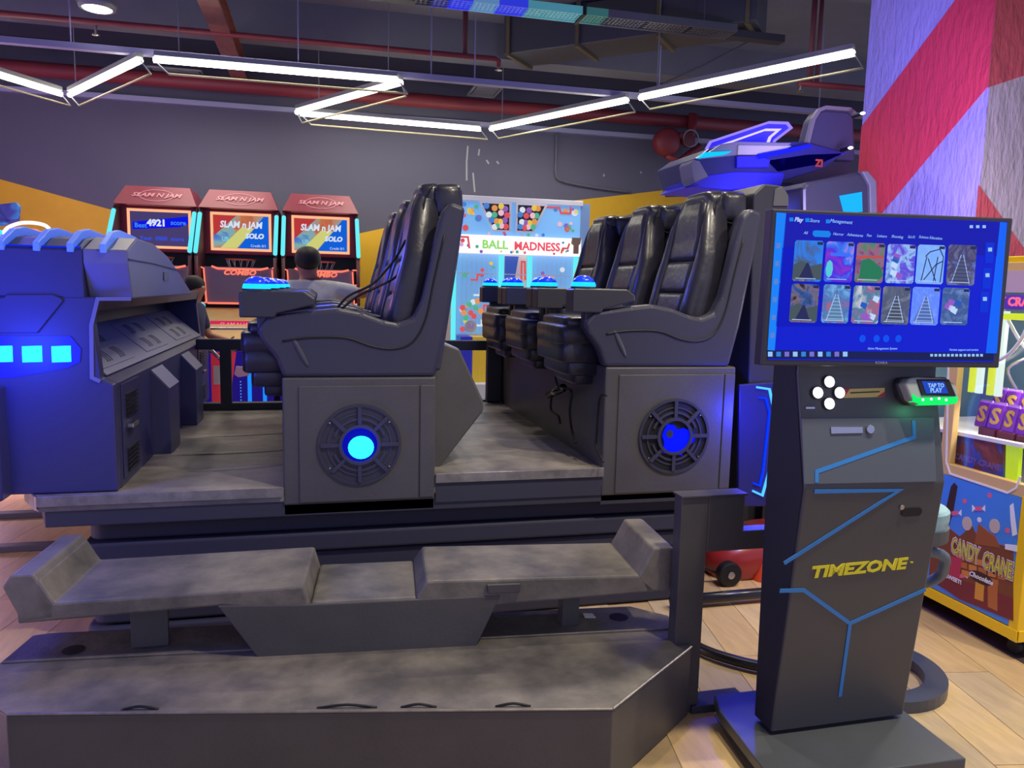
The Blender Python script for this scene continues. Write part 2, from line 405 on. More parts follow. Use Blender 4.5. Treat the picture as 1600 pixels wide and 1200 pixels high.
# valve
p = at(1042, 222, front(10.1)); t = thing('alarm_valve', 'red round pipe valve hanging below the main pipe', 'valve', p)
bm = B(); fr_ = FR(p, (1, 0, 0), (0, 0, 1)); lathe(bm, fr_, 0, 0, [(.0, -.12), (.17, -.12), (.19, -.05), (.19, .05), (.14, .1), (0, .12)], 20); obj('valve_body', bm, m_red, t, smooth=True)
bm = B(); tube(bm, [p+V((.05, 0, .05)), p+V((.35, 0, .12)), p+V((.38, 0, .4))], .07, 10); obj('elbow', bm, m_red, t, smooth=True)
bm = B(); lathe(bm, fr_, .28, .03, [(.0, .0), (.09, .02), (.09, .12), (0, .14)], 16); obj('cap', bm, m_redd, t)
bm = B(); tube(bm, [p+V((-.0, 0, -.18)), p+V((.2, 0, -.25)), p+V((.5, 0, -.02))], .05, 8); obj('drain_pipe', bm, m_red, t, smooth=True)
bm = B(); ring(bm, fr_, .3, .05, .10, .12, .1, .12, 20); obj('hand_wheel', bm, m_steel, t)
# red brown I beam
t = thing('steel_beam', 'slanting reddish brown steel beam at the upper left', 'beam', (-.9, 9, 3.9))
fr_ = FR((0, 0, 3.9), (1, 0, 0), (0, 1, 0)); bx = M('rust_red_steel', (150, 92, 88), .35, .4, noise=.25, nsc=9)
bm = B(); box(bm, -1.02, -.84, 6.2, 10.5, 3.9, 3.915); obj('lower_flange', bm, bx, t)
bm = B(); box(bm, -.945, -.915, 6.2, 10.5, 3.915, 4.1); obj('web', bm, bx, t)
bm = B(); box(bm, -1.02, -.84, 6.2, 10.5, 4.1, 4.115); obj('upper_flange', bm, bx, t)
# perforated cable tray with coloured glow
t = thing('cable_tray', 'perforated metal cable tray lit blue and teal at the top', 'tray', (2.4, 7.1, 4.0))
m_tray = M('galvanised_tray', (120, 125, 130), .4, .7)
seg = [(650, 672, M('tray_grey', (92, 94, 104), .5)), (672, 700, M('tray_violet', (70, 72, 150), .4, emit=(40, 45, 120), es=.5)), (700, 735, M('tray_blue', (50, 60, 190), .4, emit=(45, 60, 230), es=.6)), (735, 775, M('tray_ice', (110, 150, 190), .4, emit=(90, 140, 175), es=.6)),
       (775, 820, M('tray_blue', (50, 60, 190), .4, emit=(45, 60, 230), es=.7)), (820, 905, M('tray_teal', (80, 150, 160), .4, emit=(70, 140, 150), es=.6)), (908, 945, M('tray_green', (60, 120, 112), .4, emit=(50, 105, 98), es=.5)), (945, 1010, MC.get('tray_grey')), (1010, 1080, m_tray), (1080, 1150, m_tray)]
tf = top(4.0)
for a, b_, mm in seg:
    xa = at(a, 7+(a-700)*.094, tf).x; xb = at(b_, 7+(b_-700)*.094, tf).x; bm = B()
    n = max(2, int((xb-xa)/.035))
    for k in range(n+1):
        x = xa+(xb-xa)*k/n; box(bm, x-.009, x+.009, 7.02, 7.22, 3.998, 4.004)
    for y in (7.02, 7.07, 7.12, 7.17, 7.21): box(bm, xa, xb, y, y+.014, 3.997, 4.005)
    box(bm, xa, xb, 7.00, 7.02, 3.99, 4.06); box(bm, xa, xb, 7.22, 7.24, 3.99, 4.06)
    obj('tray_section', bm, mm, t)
bm = B(); box(bm, 2.33, 2.36, 6.98, 7.26, 3.98, 4.09); obj('coupler', bm, m_blk, t)
for x in (1.1, 2.34, 3.6):
    bm = B(); tube(bm, [(x, 7.12, 4.0), (x, 7.12, 4.6)], .006, 6); obj('hanger_rod', bm, m_tray, t)
bm = B(); box(bm, -.2, 4.6, 7.3, 7.42, 4.05, 4.12); o = obj('steel_channel', bm, m_lam2); tag(o, 'dark steel channel just behind the perforated cable tray', 'channel')
# air duct
t = thing('air_duct', 'dark sheet metal air duct slanting under the ceiling', 'duct', (3, 8.4, 4.2)); md = M('duct_metal', (84, 86, 94), .45, .3)
fr_ = FR((3.2, 8.3, 4.15), (.75, -.66, 0), (.66, .75, 0))
bm = B(); prism(bm, fr_, rect(-1.3, 1.5, -.28, .28), 0, .42, .01); obj('duct_body', bm, md, t)
bm = B()
for u in (-1.25, -.4, .5, 1.4): prism(bm, fr_, rect(u, u+.04, -.31, .31), -.03, .44)
obj('duct_flange', bm, M('duct_flange_metal', (120, 112, 84), .45, .4), t, kind='stuff')
# downlight (seen), grille panels
p = at(152, 15, top(3.9)); t = thing('downlight', 'round glowing white downlight at the top left corner', 'light', p)
bm = B(); lathe(bm, top(0), p.x, p.y, [(.17, 3.96), (.15, 3.905), (.13, 3.90), (.12, 3.92), (.0, 3.93)], 24); obj('reflector', bm, m_hous, t, smooth=True)
bm = B(); lathe(bm, top(0), p.x, p.y, [(0, 3.915), (.118, 3.915), (.118, 3.902), (0, 3.902)], 24); obj('lamp', bm, E_('warm_lamp', (255, 250, 235), 8), t)
bm = B(); tube(bm, [(p.x-.11, p.y, 3.95), (p.x-.11, p.y, 4.6)], .006, 6); obj('hanger_rod', bm, m_car, t)
for (a, b_, c_, d_), lb in ((((240, 112), (310, 113), (319, 131), (262, 128)), 'square grey ceiling grille below the long tube light'), (((745, 137), (775, 138), (768, 152), (742, 150)), 'small grey ceiling grille left of the right tube lights')):
    q = [at(*v, top(3.95)) for v in (a, b_, c_, d_)]; x0, x1 = min(v.x for v in q), max(v.x for v in q); y0, y1 = min(v.y for v in q), max(v.y for v in q)
    t = thing('ceiling_grille', lb, 'grille', ((x0+x1)/2, (y0+y1)/2, 3.95)); bm = B()
    for k in range(9): box(bm, x0, x1, y0+(y1-y0)*k/9, y0+(y1-y0)*k/9+.03, 3.95, 3.97)
    obj('slats', bm, M('grille_grey', (128, 130, 140), .5), t, kind='stuff')
    bm = B(); ringp = [(x0-.03, y0-.03), (x1+.03, y0-.03), (x1+.03, y1+.03), (x0-.03, y1+.03)]
    for (u, v), (u2, v2) in zip(ringp, ringp[1:]+ringp[:1]): tube(bm, [(u, v, 3.96), (u2, v2, 3.96)], .015, 4)
    obj('frame', bm, m_hous, t)
# thin wires and conduits
m_wire = M('grey_cable', (100, 100, 112), .6)
bm = B(); tube(bm, [at(*v, front(10.44)) for v in ((870, 205), (869, 240), (869, 272), (880, 283), (930, 293), (985, 300))], .014, 6, 5); o = obj('wall_conduit', bm, m_wire, smooth=True); tag(o, 'thin conduit drooping down the back wall right of the scratches', 'conduit')
bm = B(); tube(bm, [at(*v, front(10.44)) for v in ((1068, 225), (1067, 290))], .012, 6); o = obj('wall_conduit', bm, m_wire); tag(o, 'thin straight conduit below the red valve', 'conduit')
bm = B(); tube(bm, [at(*v, front(9.0)) for v in ((1020, 138), (1100, 102), (1180, 60))], .012, 6); o = obj('stay_wire', bm, m_wire); tag(o, 'thin slanting stay wire above the right tube light', 'wire')

# ------------------------------------------------------------------ MOTION PLATFORM
t = PF = thing('motion_platform', 'large black motion platform with dusty deck carrying six seats', 'platform', (.4, 4.3, 0))
Y0 = 3.26
bm = B(); prism(bm, top(0), [(-1.17, 3.42), (-1.08, Y0+.004), (-.13, Y0+.004), (-.13, 5.42), (-1.17, 5.42)], .59, .652, .004); obj('front_deck', bm, m_deck, t)
bm = B(); box(bm, .44, 1.28, Y0+.004, 5.42, .60, .686, .004); obj('rear_deck', bm, m_deck, t)
# raised wrinkles of the deck covering
bm = B()
for a, b_, h in (((-.98, 4.42), (-.16, 4.50), .008), ((-.9, 3.98), (-.16, 4.02), .009), ((-.6, 3.62), (-.16, 3.7), .006), ((.8, 4.0), (1.24, 3.96), .007), ((.7, 4.5), (1.24, 4.52), .008), ((.78, 4.9), (1.24, 4.86), .007)):
    sell(bm, ((a[0]+b_[0])/2, (a[1]+b_[1])/2, .651 if a[0] < .3 else .685), (b_[0]-a[0], b_[1]-a[1], 0), (-(b_[1]-a[1]), b_[0]-a[0], 0), (0, 0, 1), (V(b_)-V(a)).length/2, .045, h, 1, 16, 8)
obj('deck_wrinkle', bm, m_deck, t, smooth=True, kind='stuff')
bm = B(); box(bm, -1.08, -.165, Y0-.008, Y0+.004, .613, .656, .002); obj('edge_strip', bm, m_alu, t)
bm = B(); box(bm, .478, 1.256, Y0-.008, Y0+.004, .648, .690, .002); obj('edge_strip', bm, m_alu, t)
bm = B(); prism(bm, top(0), [(-1.178, 3.42), (-1.09, Y0), (-1.082, Y0-.004), (-1.165, 3.42)], .60, .656); obj('edge_strip', bm, m_alu, t)
bm = B(); prism(bm, top(0), [(-1.13, 3.46), (-1.06, Y0+.01), (1.86, Y0+.01), (1.86, 5.38), (-1.13, 5.38)], .525, .61, .004); obj('skirt', bm, m_lam2, t)
bm = B(); box(bm, .48, 1.25, Y0+.002, 5.3, .56, .65); obj('riser_panel', bm, m_lam2, t)
# bellows
zs = [.53, .44, .35, .26, .17, .08, 0.0]
for k in range(6):
    za, zb = zs[k+1], zs[k]; e = .02*(k % 2)
    bm = B(); prism(bm, top(0), rrect(-.93-e, 1.75+e, 3.33-e, 5.2+e, .06), za+.004, zb-.004, .028, 3); obj('bellows_fold', bm, m_bel, t, smooth=False)
# row plinths with speaker discs
def plinth(x0, x1, z0, z1, cx, cz, rad, seamr, lit):
    bm = B(); box(bm, x0, x1, Y0, 5.34, z0, z1, .008); p = obj('row_plinth', bm, m_lam, t)
    bm = B(); box(bm, x0, x1, Y0+.01, 5.34, z0-.045, z0+.01, .004); obj('plinth_skirt', bm, m_lam2, p)
    F = front(Y0)
    bm = B(); prism(bm, F, rect(x0+.065, seamr, z0+.01, z1-.035), 0, .006, .003); obj('side_panel', bm, m_lam, p)
    bm = B(); prism(bm, F, rect(seamr+.008, x1-.004, z0+.012, z1-.035), 0, .006, .003); obj('side_panel', bm, m_lam, p)
    sp = B(); ring(sp, F, cx, cz, rad-.012, rad, .004, .014, 48); obj('speaker_rim', sp, m_plas, p)
    sp = B(); prism(sp, F, circ(cx, cz, rad-.012, 40), .004, .007); obj('speaker_disc', sp, m_blk if lit == 2 else m_plas, p)
    sp = B(); ring(sp, F, cx, cz, rad*.60, rad*.66, .005, .014, 40, 20, 160); ring(sp, F, cx, cz, rad*.60, rad*.66, .005, .014, 40, 200, 340); ring(sp, F, cx, cz, rad*.74, rad*.78, .005, .011, 40); obj('speaker_cone_ring', sp, m_shell, p)
    for k in range(8):
        a = math.radians(90+45*k); c, s = math.cos(a), math.sin(a)
        sp = B(); line2(F, sp, [(cx+c*rad*.45, cz+s*rad*.45), (cx+c*rad*.93, cz+s*rad*.93)], rad*.09, .006, .019); obj('grille_spoke', sp, m_shell, p)
    sp = B(); ring(sp, F, cx, cz, rad*.42, rad*.50, .006, .022, 32); obj('hub_ring', sp, m_shell, p)
    for k in range(4):
        a = math.radians(38+ (0, 104, 180, 284)[k]); sp = B(); prism(sp, F, circ(cx+math.cos(a)*rad*.9, cz+math.sin(a)*rad*.9, .004, 8), .008, .016); obj('screw', sp, m_steel, p)
    if lit == 1:
        sp = B(); sell(sp, wp(F, cx+.005, cz-.012, .012), (1, 0, 0), (0, 0, 1), (0, 1, 0), .054, .050, .014, 1); obj('lamp_lens', sp, m_cyan, p, smooth=True, label='glowing cyan lamp lens')
        sp = B(); prism(sp, F, circ(cx, cz, rad*.42, 28), .006, .009); obj('lamp_well', sp, E_('deep_blue_glow', (5, 10, 190), .8), p)
    else:
        sp = B(); prism(sp, F, circ(cx, cz, rad*.42, 28), .006, .009); obj('lamp_well', sp, m_blk, p)
        sp = B(); prism(sp, F, pix(F, [(1036, 672), (1041, 662), (1052, 664), (1056, 671), (1066, 668), (1080, 674), (1084, 686), (1074, 696), (1062, 702), (1064, 711), (1047, 705), (1035, 707), (1036, 690), (1033, 680)]), .010, .016); obj('broken_lens', sp, E_('saturated_blue', (0, 15, 255), 1.3), p, label='broken blue glowing lens')
        sp = B(); prism(sp, F, circ(*pix(F, [(1044, 677)])[0], .018, 14), .015, .018); obj('bulb', sp, m_plas, p)
    return p
cc = pix(front(Y0), [(562, 694)])[0]; plinth(-.16, .475, .575, 1.115, cc[0], cc[1], .174, .40, 1)
cc = pix(front(Y0), [(1052, 681)])[0]; plinth(1.25, 1.905, .555, 1.155, cc[0], cc[1], .178, 1.84, 2)
lamp('POINT', (.17, 3.20, .84), .8, (0, .08, 1), .03, name='speaker_glow')
# fairing behind the first row
F = front(3.40)
bm = B(); prism(bm, F, [(.47, 1.10)]+pix(F, [(692, 535), (718, 545), (756, 628), (756, 642), (684, 735)])+[(.47, .69)], -1.9, 0, .01); obj('rear_fairing', bm, m_lam, t)
# rear rail of platform with posts
bm = B(); box(bm, -.80, 2.0, 5.36, 5.41, 1.055, 1.125, .006); obj('safety_rail', bm, m_lam2, t)
for x in (-.62, .55, 1.93):
    bm = B(); box(bm, x-.035, x+.035, 5.36, 5.41, .62, 1.06); obj('rail_post', bm, m_lam2, t)
bm = B(); box(bm, -.80, 2.0, 5.35, 5.42, .60, .70, .004); obj('rear_kerb', bm, m_lam2, t)
bm = B(); box(bm, 1.14, 1.25, 5.30, 5.37, .69, 1.38, .01); obj('rear_post_panel', bm, m_lam2, t)
# tower behind the second row
bm = B(); F = front(3.42)
tp = pix(F, [(1176, 600), (1178, 303), (1195, 287), (1222, 290), (1232, 305), (1232, 600)])
prism(bm, F, [(tp[0][0], .42)]+tp[1:5]+[(tp[5][0], .42)], -1.8, 0, .008); TW = obj('rear_tower', bm, M('tower_black', (44, 45, 58), .5), t)
bm = B(); prism(bm, F, pix(F, [(1207, 322), (1210, 296), (1222, 291), (1231, 306), (1231, 322)]), 0, .006, .002); obj('tower_cheek', bm, M('grey_cheek', (86, 86, 92), .5), TW)
bm = B(); q = pix(F, [(1152, 600), (1205, 596), (1214, 640), (1214, 720), (1203, 790), (1150, 790)]); prism(bm, F, q, 0, .02, .006); obj('lamp_housing', bm, M('blue_tinted_housing', (30, 32, 90), .4), TW)
for pp, wd, mm in (([(1178, 604), (1198, 607), (1205, 640), (1202, 690), (1196, 740), (1187, 772), (1172, 765)], .010, M('ice_blue_led', (0, 0, 0), emit=(60, 150, 255), es=2.2)),
                   ([(1181, 620), (1192, 621), (1198, 643), (1193, 690), (1188, 735), (1183, 757), (1173, 753)], .007, m_blue)):
    bm = B(); line2(F, bm, pix(F, pp), wd, .02, .03); obj('led_strip', bm, mm, TW)

# ------------------------------------------------------------------ SEATS
ZX = 0
def seat(label, loc):
    t = thing('motion_chair', label, 'seat', loc, group='motion seats on the platform')
    W_ = .67
    def pr(name, pts, y0, y1, m, bev, parent=t, smooth=False, seg=2, **k):
        bm = B(); prism(bm, front(0), pts, -y1, -y0, bev, seg); return obj(name, bm, m, parent, local=True, smooth=smooth, **k)
    side = [(0, .0), (-.03, .08), (-.085, .15), (-.10, .20), (-.06, .25), (.02, .262), (.12, .276), (.22, .287), (.32, .27), (.41, .238), (.47, .228), (.53, .25), (.565, .32), (.595, .45), (.62, .58), (.65, .70), (.69, .74), (.75, .72), (.72, .50), (.67, .19), (.625, 0)]
    for y in (0, W_-.075):
        s = pr('side_shell', side, y, y+.075, m_shell, .018, seg=3)
        yy = y-.001 if y == 0 else y+.075
        bm = B(); tube(bm, [(.0, yy, .15), (.10, yy, .165), (.25, yy, .165), (.36, yy, .13), (.45, yy, .12), (.53, yy, .15), (.585, yy, .25), (.62, yy, .42), (.66, yy, .6)], .005, 6, 4); obj('shell_groove', bm, m_blk, s, local=True, smooth=True)
        bm = B(); sell(bm, (.07, yy, .105), (.45, 0, -.9), (.9, 0, .45), (0, 1, 0), .07, .011, .006, 1, 12, 8); obj('shell_dent', bm, M('dent_sheen', (70, 70, 78), .3), s, local=True, smooth=True)
    pr('back_shell', [(.60, .02), (.66, .02), (.73, .50), (.755, .70), (.70, .72), (.66, .55)], .06, W_-.06, m_shell, .01)
    # seat cushion in two pads
    for k in range(2):
        bm = B(); sell(bm, (.10+.22*k, W_/2, .115), (1, 0, .0), (0, 1, 0), (0, 0, 1), .13, .255, .085, .32); obj('seat_cushion', bm, m_lea, t, local=True, smooth=True)
    # backrest: lofted leather pads
    XFT = [(.14, .425), (.26, .43), (.40, .465), (.52, .50), (.64, .525), (.73, .545), (.79, .57), (.82, .605)]
    HC = [(.14, .15), (.45, .16), (.62, .155), (.72, .14), (.78, .115), (.815, .08), (.833, .04)]
    HO = [(.14, .25), (.40, .25), (.52, .235), (.64, .20), (.74, .165), (.80, .135), (.83, .10)]
    def ip(tb, w_):
        for (a_, va), (b_, vb) in zip(tb, tb[1:]):
            if w_ <= b_: k_ = max(0, (w_-a_)/(b_-a_)); return va+(vb-va)*k_
        return tb[-1][1]
    def pad(name, w0, w1, side, rr=.028, xb=.60, nv=16, nu=12):
        bm = B(); G = []
        for i in range(nv+1):
            w_ = w0+(w1-w0)*i/nv; hc, ho = ip(HC, w_), ip(HO, w_)
            ya, yb_ = (-hc, hc) if side == 0 else ((hc, ho) if side > 0 else (-ho, -hc))
            row = []
            for j in range(nu+1):
                y = ya+(yb_-ya)*j/nu
                ed = min(y-ya, yb_-y); ev = min(w_-w0, w1-w_) if side == 0 else 9; ev = ev*1.0
                def rnd_(e_): return 0 if e_ >= rr else rr*(1-math.sqrt(max(0, 1-(1-e_/rr)**2)))
                x = ip(XFT, w_)+rnd_(ed)*.9+rnd_(ev)*.55
                if side == 0: x += .012-.018*max(0, (w_-.60)/.2)
                else: x += .05*(abs(y)-hc)**2/.012*.6
                row.append((x, W_/2+y, w_))
            G.append(row)
        vf = [[bm.verts.new(p) for p in r] for r in G]; vb_ = [[bm.verts.new((max(p[0]+.01, xb+.06*(p[2]-.14)/.6), p[1], p[2])) for p in r] for r in G]
        for i in range(nv):
            for j in range(nu):
                bm.faces.new((vf[i][j], vf[i][j+1], vf[i+1][j+1], vf[i+1][j])); bm.faces.new((vb_[i][j], vb_[i+1][j], vb_[i+1][j+1], vb_[i][j+1]))
            bm.faces.new((vf[i][0], vf[i+1][0], vb_[i+1][0], vb_[i][0])); bm.faces.new((vf[i][nu], vb_[i][nu], vb_[i+1][nu], vf[i+1][nu]))
        for i in (0, nv):
            for j in range(nu): bm.faces.new((vf[i][j], vf[i][j+1], vb_[i][j+1], vb_[i][j]))
        return obj(name, bm, m_lea, t, local=True, smooth=True)
    pad('back_pad', .14, .345, 0); pad('back_pad', .345, .50, 0); pad('head_pad', .50, .832, 0, nv=24)
    for sd in (-1, 1): pad('backrest_bolster', .14, .82, sd, .03, nv=24)
    # leather hood of the headrest: front band and rear cap
    bm = B(); sell(bm, (.635, W_/2, .745), (1, 0, .12), (0, 1, 0), (-.12, 0, 1), .055, .152, .098, .42, 24, 16); obj('headrest_band', bm, m_lea, t, local=True, smooth=True)
    bm = B(); sell(bm, (.705, W_/2, .760), (1, 0, .05), (0, 1, 0), (-.05, 0, 1), .070, .185, .082, .42, 24, 16); obj('headrest_hood', bm, m_lea, t, local=True, smooth=True)
    for y in (.165, .505):
        bm = B(); tube(bm, [(.592, y+.0, .70), (.60, y, .77), (.635, y, .825)], .004, 6, 4); tube(bm, [(.645, y-.0, .69), (.70, y, .678), (.765, y, .69)], .005, 6, 4); obj('piping', bm, m_lea2, t, local=True, smooth=True)
    # leg rest cushions
    for (u, wz, rx, ry, rz) in ((-.062, .190, .090, .215, .032), (-.075, .135, .104, .24, .050), (-.073, .060, .102, .238, .060), (-.055, -.01, .086, .22, .05), (-.035, -.06, .055, .17, .045)):
        bm = B(); sell(bm, (u, W_/2, wz), (1, 0, 0), (0, 1, 0), (0, 0, 1), rx, ry, rz, .28, 24, 12); obj('leg_rest_cushion', bm, m_lea, t, local=True, smooth=True)
    # control pods with light domes
    for y in (.045, W_-.045):
        pod = pr('control_pod', [(-.165, .245), (-.165, .345), (-.155, .352), (.09, .352), (.13, .325), (.13, .30), (-.02, .262), (-.03, .245)], y-.055, y+.055, m_plas, .008)
        bm = B(); box(bm, -.10, -.01, y-.03, y+.03, .17, .26, .01); obj('pod_neck', bm, m_plas, pod, local=True)
        bm = B(); ring(bm, FR((0, 0, .352), (1, 0, 0), (0, 1, 0)), -.10, y, .04, .056, 0, .008, 24); obj('dome_collar', bm, m_shell, pod, local=True)
        bm = B(); lathe(bm, FR((0, 0, .352), (1, 0, 0), (0, 1, 0)), -.10, y, [(.053, 0), (.056, .015), (.051, .028)], 20); obj('dome_base', bm, E_('cyan_dome', (20, 190, 255), 1.6), pod, local=True, smooth=True, label='glowing cyan dome base')
        bm = B(); lathe(bm, FR((0, 0, .352), (1, 0, 0), (0, 1, 0)), -.10, y, [(.051, .028), (.043, .042), (.028, .053), (.012, .058), (0, .059)], 20); obj('dome_cap', bm, M('blue_dome', (20, 60, 230), .15, emit=(0, 50, 225), es=.8, coat=1), pod, local=True, smooth=True, label='clear blue dome cap')
    return t
s0 = seat('black leather motion seat nearest the viewer in the left row', (-.155, Y0, 1.115))
seat_labels = ['black leather motion seat in the middle of the left row', 'black leather motion seat at the far end of the left row',
               'black leather motion seat nearest the viewer in the right row, beside the monitor', 'black leather motion seat in the middle of the right row', 'black leather motion seat at the far end of the right row, nearest the ball game']
k = 0
for row, (x, z) in enumerate(((-.155, 1.115), (1.245, 1.155))):
    for i in range(3):
        if row == 0 and i == 0: continue
        c = copy_tree(s0); c.location = (x, Y0+.70*i, z); c['label'] = seat_labels[k]; k += 1
# cables on the left row
F = front(3.5)
for pp in ([(528, 480), (545, 462), (580, 445), (605, 420), (620, 400), (634, 375)], [(533, 483), (560, 462), (590, 448), (618, 433), (626, 415), (650, 370)]):
    bm = B(); tube(bm, [at(*v, F) for v in pp], .006, 6, 5); o = obj('headset_cable', bm, m_blk, smooth=True); tag(o, 'thin black headset cable hanging in front of the left row backrests, %s one' % ('upper' if pp[0][0] == 528 else 'lower'), 'cable')
# headset cable and clip hanging at the right row
F = faceL(1.19)
t = thing('hanging_plug', 'glossy black plug hanging on a cable under the right row leg rests', 'plug', at(868, 612, F))
a, b_ = at(858, 617, F), at(880, 606, F)
bm = B(); tube(bm, [a, b_], .022, 10); obj('plug_body', bm, M('gloss_black', (10, 10, 12), .12, coat=1), t, smooth=True)
for pp in ([(880, 606), (893, 612), (890, 640), (893, 670), (900, 692)], [(862, 617), (861, 640), (872, 650), (875, 662)], [(873, 606), (868, 590), (874, 570)]):
    bm = B(); tube(bm, [at(*v, F) for v in pp], .006, 6, 5); obj('cord', bm, m_blk, t, smooth=True)
bm = B(); tube(bm, [at(*v, faceL(1.235)) for v in ((948, 618), (937, 622), (932, 680), (932, 700), (943, 722))], .005, 6, 4); o = obj('loose_cord', bm, m_blk, smooth=True); tag(o, 'thin black cord lying down the front of the right row plinth', 'cord')

# ------------------------------------------------------------------ CONSOLE AT THE FRONT OF THE PLATFORM
t = thing('front_console', 'big dark blue lit front console with vents at the left of the platform', 'console', (-1.5, 4.3, .655))
m_con = M('console_plastic', (56, 55, 96), .42, bump=.03, bsc=100); m_con2 = M('console_grey_plastic', (118, 118, 146), .45)
XL = -2.5
full = [(XL, .655), (-.80, .655), (-.80, 1.085), (-.845, 1.11), (-.865, 1.33), (-.845, 1.43), (XL, 1.43)]
notch = [(XL, .655), (-.80, .655), (-.80, 1.085), (-.845, 1.11), (-1.06, 1.29), (-1.08, 1.375), (-.86, 1.375), (-.845, 1.43), (XL, 1.43)]
bm = B(); prism(bm, front(3.30), full, -.06, 0, .006); obj('near_cheek', bm, m_con, t)
bm = B(); prism(bm, front(3.36), notch, -2.50, 0); obj('body', bm, m_con, t)
bm = B(); prism(bm, front(5.86), full, -.06, 0, .004); obj('far_cheek', bm, m_con, t)
bm = B(); box(bm, XL, -1.18, 3.21, 3.31, .652, 1.09, .01); obj('nose_block', bm, m_con, t)
# frame outline on the near cheek edge
bm = B(); F = front(3.30); line2(F, bm, pix(F, [(205, 467), (153, 467), (143, 508), (144, 590), (157, 596)]), .014, 0, .006); obj('edge_trim', bm, m_con2, t)
# slanted vent panel
fv = FR((-.842, 3.36, 1.112), (0, 1, 0), (-.218, 0, .18))
bm = B(); prism(bm, fv, rect(.01, 2.49, .0, .275), 0, .008, .002); VP = obj('vent_panel', bm, m_con2, t)
mv = M('vent_dark', (26, 26, 38), .5)
for g in range(3):
    g0 = .08+g*.82
    bm = B(); prism(bm, fv, rect(g0-.05, g0+.50, .03, .25), .008, .012, .002); pl = obj('vent_plate', bm, m_con2, t)
    for i in range(2):
        for j in range(2):
            cx, cy = g0+.09+.22*i, .085+.105*j
            for r in range(3):
                bm = B(); ring(bm, fv, cx+.034*r, cy, .028, .035, .012, .0135, 12, -80, 80); obj('vent_arc', bm, mv, pl)
# lower louvre doors, handles, buttresses
F = faceR(-.80)
for ya, yb in ((3.40, 3.70), (5.42, 5.72)):
    bm = B(); prism(bm, F, rect(ya, yb, .68, 1.075), 0, .006, .002); dr = obj('louvre_door', bm, m_con, t)
    for z0 in (.70, .93):
        for kk in range(6): bm = B(); prism(bm, F, rect(ya+.05, yb-.06, z0+.018*kk, z0+.018*kk+.008), .006, .014); obj('louvre', bm, mv, dr)
    bm = B(); prism(bm, F, rect(ya+.05, ya+.15, .885, .905), .006, .035, .004); obj('door_handle', bm, m_steel, dr, label='small steel handle')
for yb in (3.98, 4.80):
    bm = B(); prism(bm, front(yb), [(-.81, .652), (-.72, .652), (-.72, .98), (-.80, 1.07), (-.81, 1.07)], -.26, 0, .004); bt = obj('buttress', bm, m_con, t)
    bm = B(); prism(bm, FR((-.72, yb, .98), (0, 1, 0), (-.08, 0, .09)), rect(.0, .26, 0, .12), .0, .004); obj('buttress_cap', bm, m_con2, bt)
# hood, blue light put into the rib colour and faint emission
F = faceR(-.73); hood = [(3.30, 1.425), (3.30, 1.612), (3.42, 1.655), (3.52, 1.668), (3.79, 1.663), (4.11, 1.618), (4.33, 1.565), (4.83, 1.425)]
bm = B(); prism(bm, F, hood, XL+.73, -.16, .006); H = obj('hood', bm, m_con, t)
bm = B(); prism(bm, F, [(3.36, 1.425), (3.30, 1.56), (3.30, 1.612), (3.47, 1.668), (3.79, 1.663), (4.11, 1.618), (4.33, 1.565), (4.83, 1.425)], -.16, 0, .006); obj('hood_cheek', bm, m_con2, t)
F2 = faceR(-.7275); bm = B(); line2(F2, bm, pix(F2, [(201, 405), (240, 412), (285, 424)]), .005, -.002, .002); obj('hood_seam', bm, mv, t)
bm = B(); prism(bm, F2, rect(*[v for v in (3.98, 4.09)], 1.50, 1.54), 0, .003); obj('paper_patch', bm, M('dull_patch', (128, 124, 124), .6), t)
m_rib = M('blue_lit_rib', (120, 160, 240), .4, emit=(60, 105, 220), es=.5)
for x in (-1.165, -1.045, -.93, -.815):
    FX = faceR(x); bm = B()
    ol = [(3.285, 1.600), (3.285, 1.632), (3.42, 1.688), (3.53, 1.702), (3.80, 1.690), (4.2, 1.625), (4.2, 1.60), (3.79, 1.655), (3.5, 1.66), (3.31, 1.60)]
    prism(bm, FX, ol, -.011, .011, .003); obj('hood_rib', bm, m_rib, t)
bm = B(); box(bm, XL, -.90, 3.31, 3.33, 1.612, 1.622); obj('added_rib_glow', bm, m_bluef, t)  # glowing strip added for the blue light between the ribs
bm = B(); F = front(3.30); prism(bm, F, pix(F, [(-300, 520), (-300, 465), (8, 465), (12, 460), (84, 460), (95, 465), (100, 470), (60, 520)]), 0, .012, .003); obj('raised_panel', bm, m_con, t)
for a, b_ in ((-62, -33), (-12, 20), (36, 66), (82, 111)):
    bm = B(); q = pix(F, [(a, 566), (a-1, 541), (b_, 540), (b_+1, 565)]); prism(bm, F, q, 0, .006); obj('light_window', bm, m_cyan, t)
bm = B(); F3 = front(3.298); prism(bm, F3, pix(F3, [(-200, 600), (-200, 525), (110, 525), (127, 545), (125, 566), (105, 575), (20, 590)]), 0, .003); obj('light_tray', bm, M('blue_lens_tray', (25, 35, 200), .3, emit=(0, 0, 200), es=.35), t)

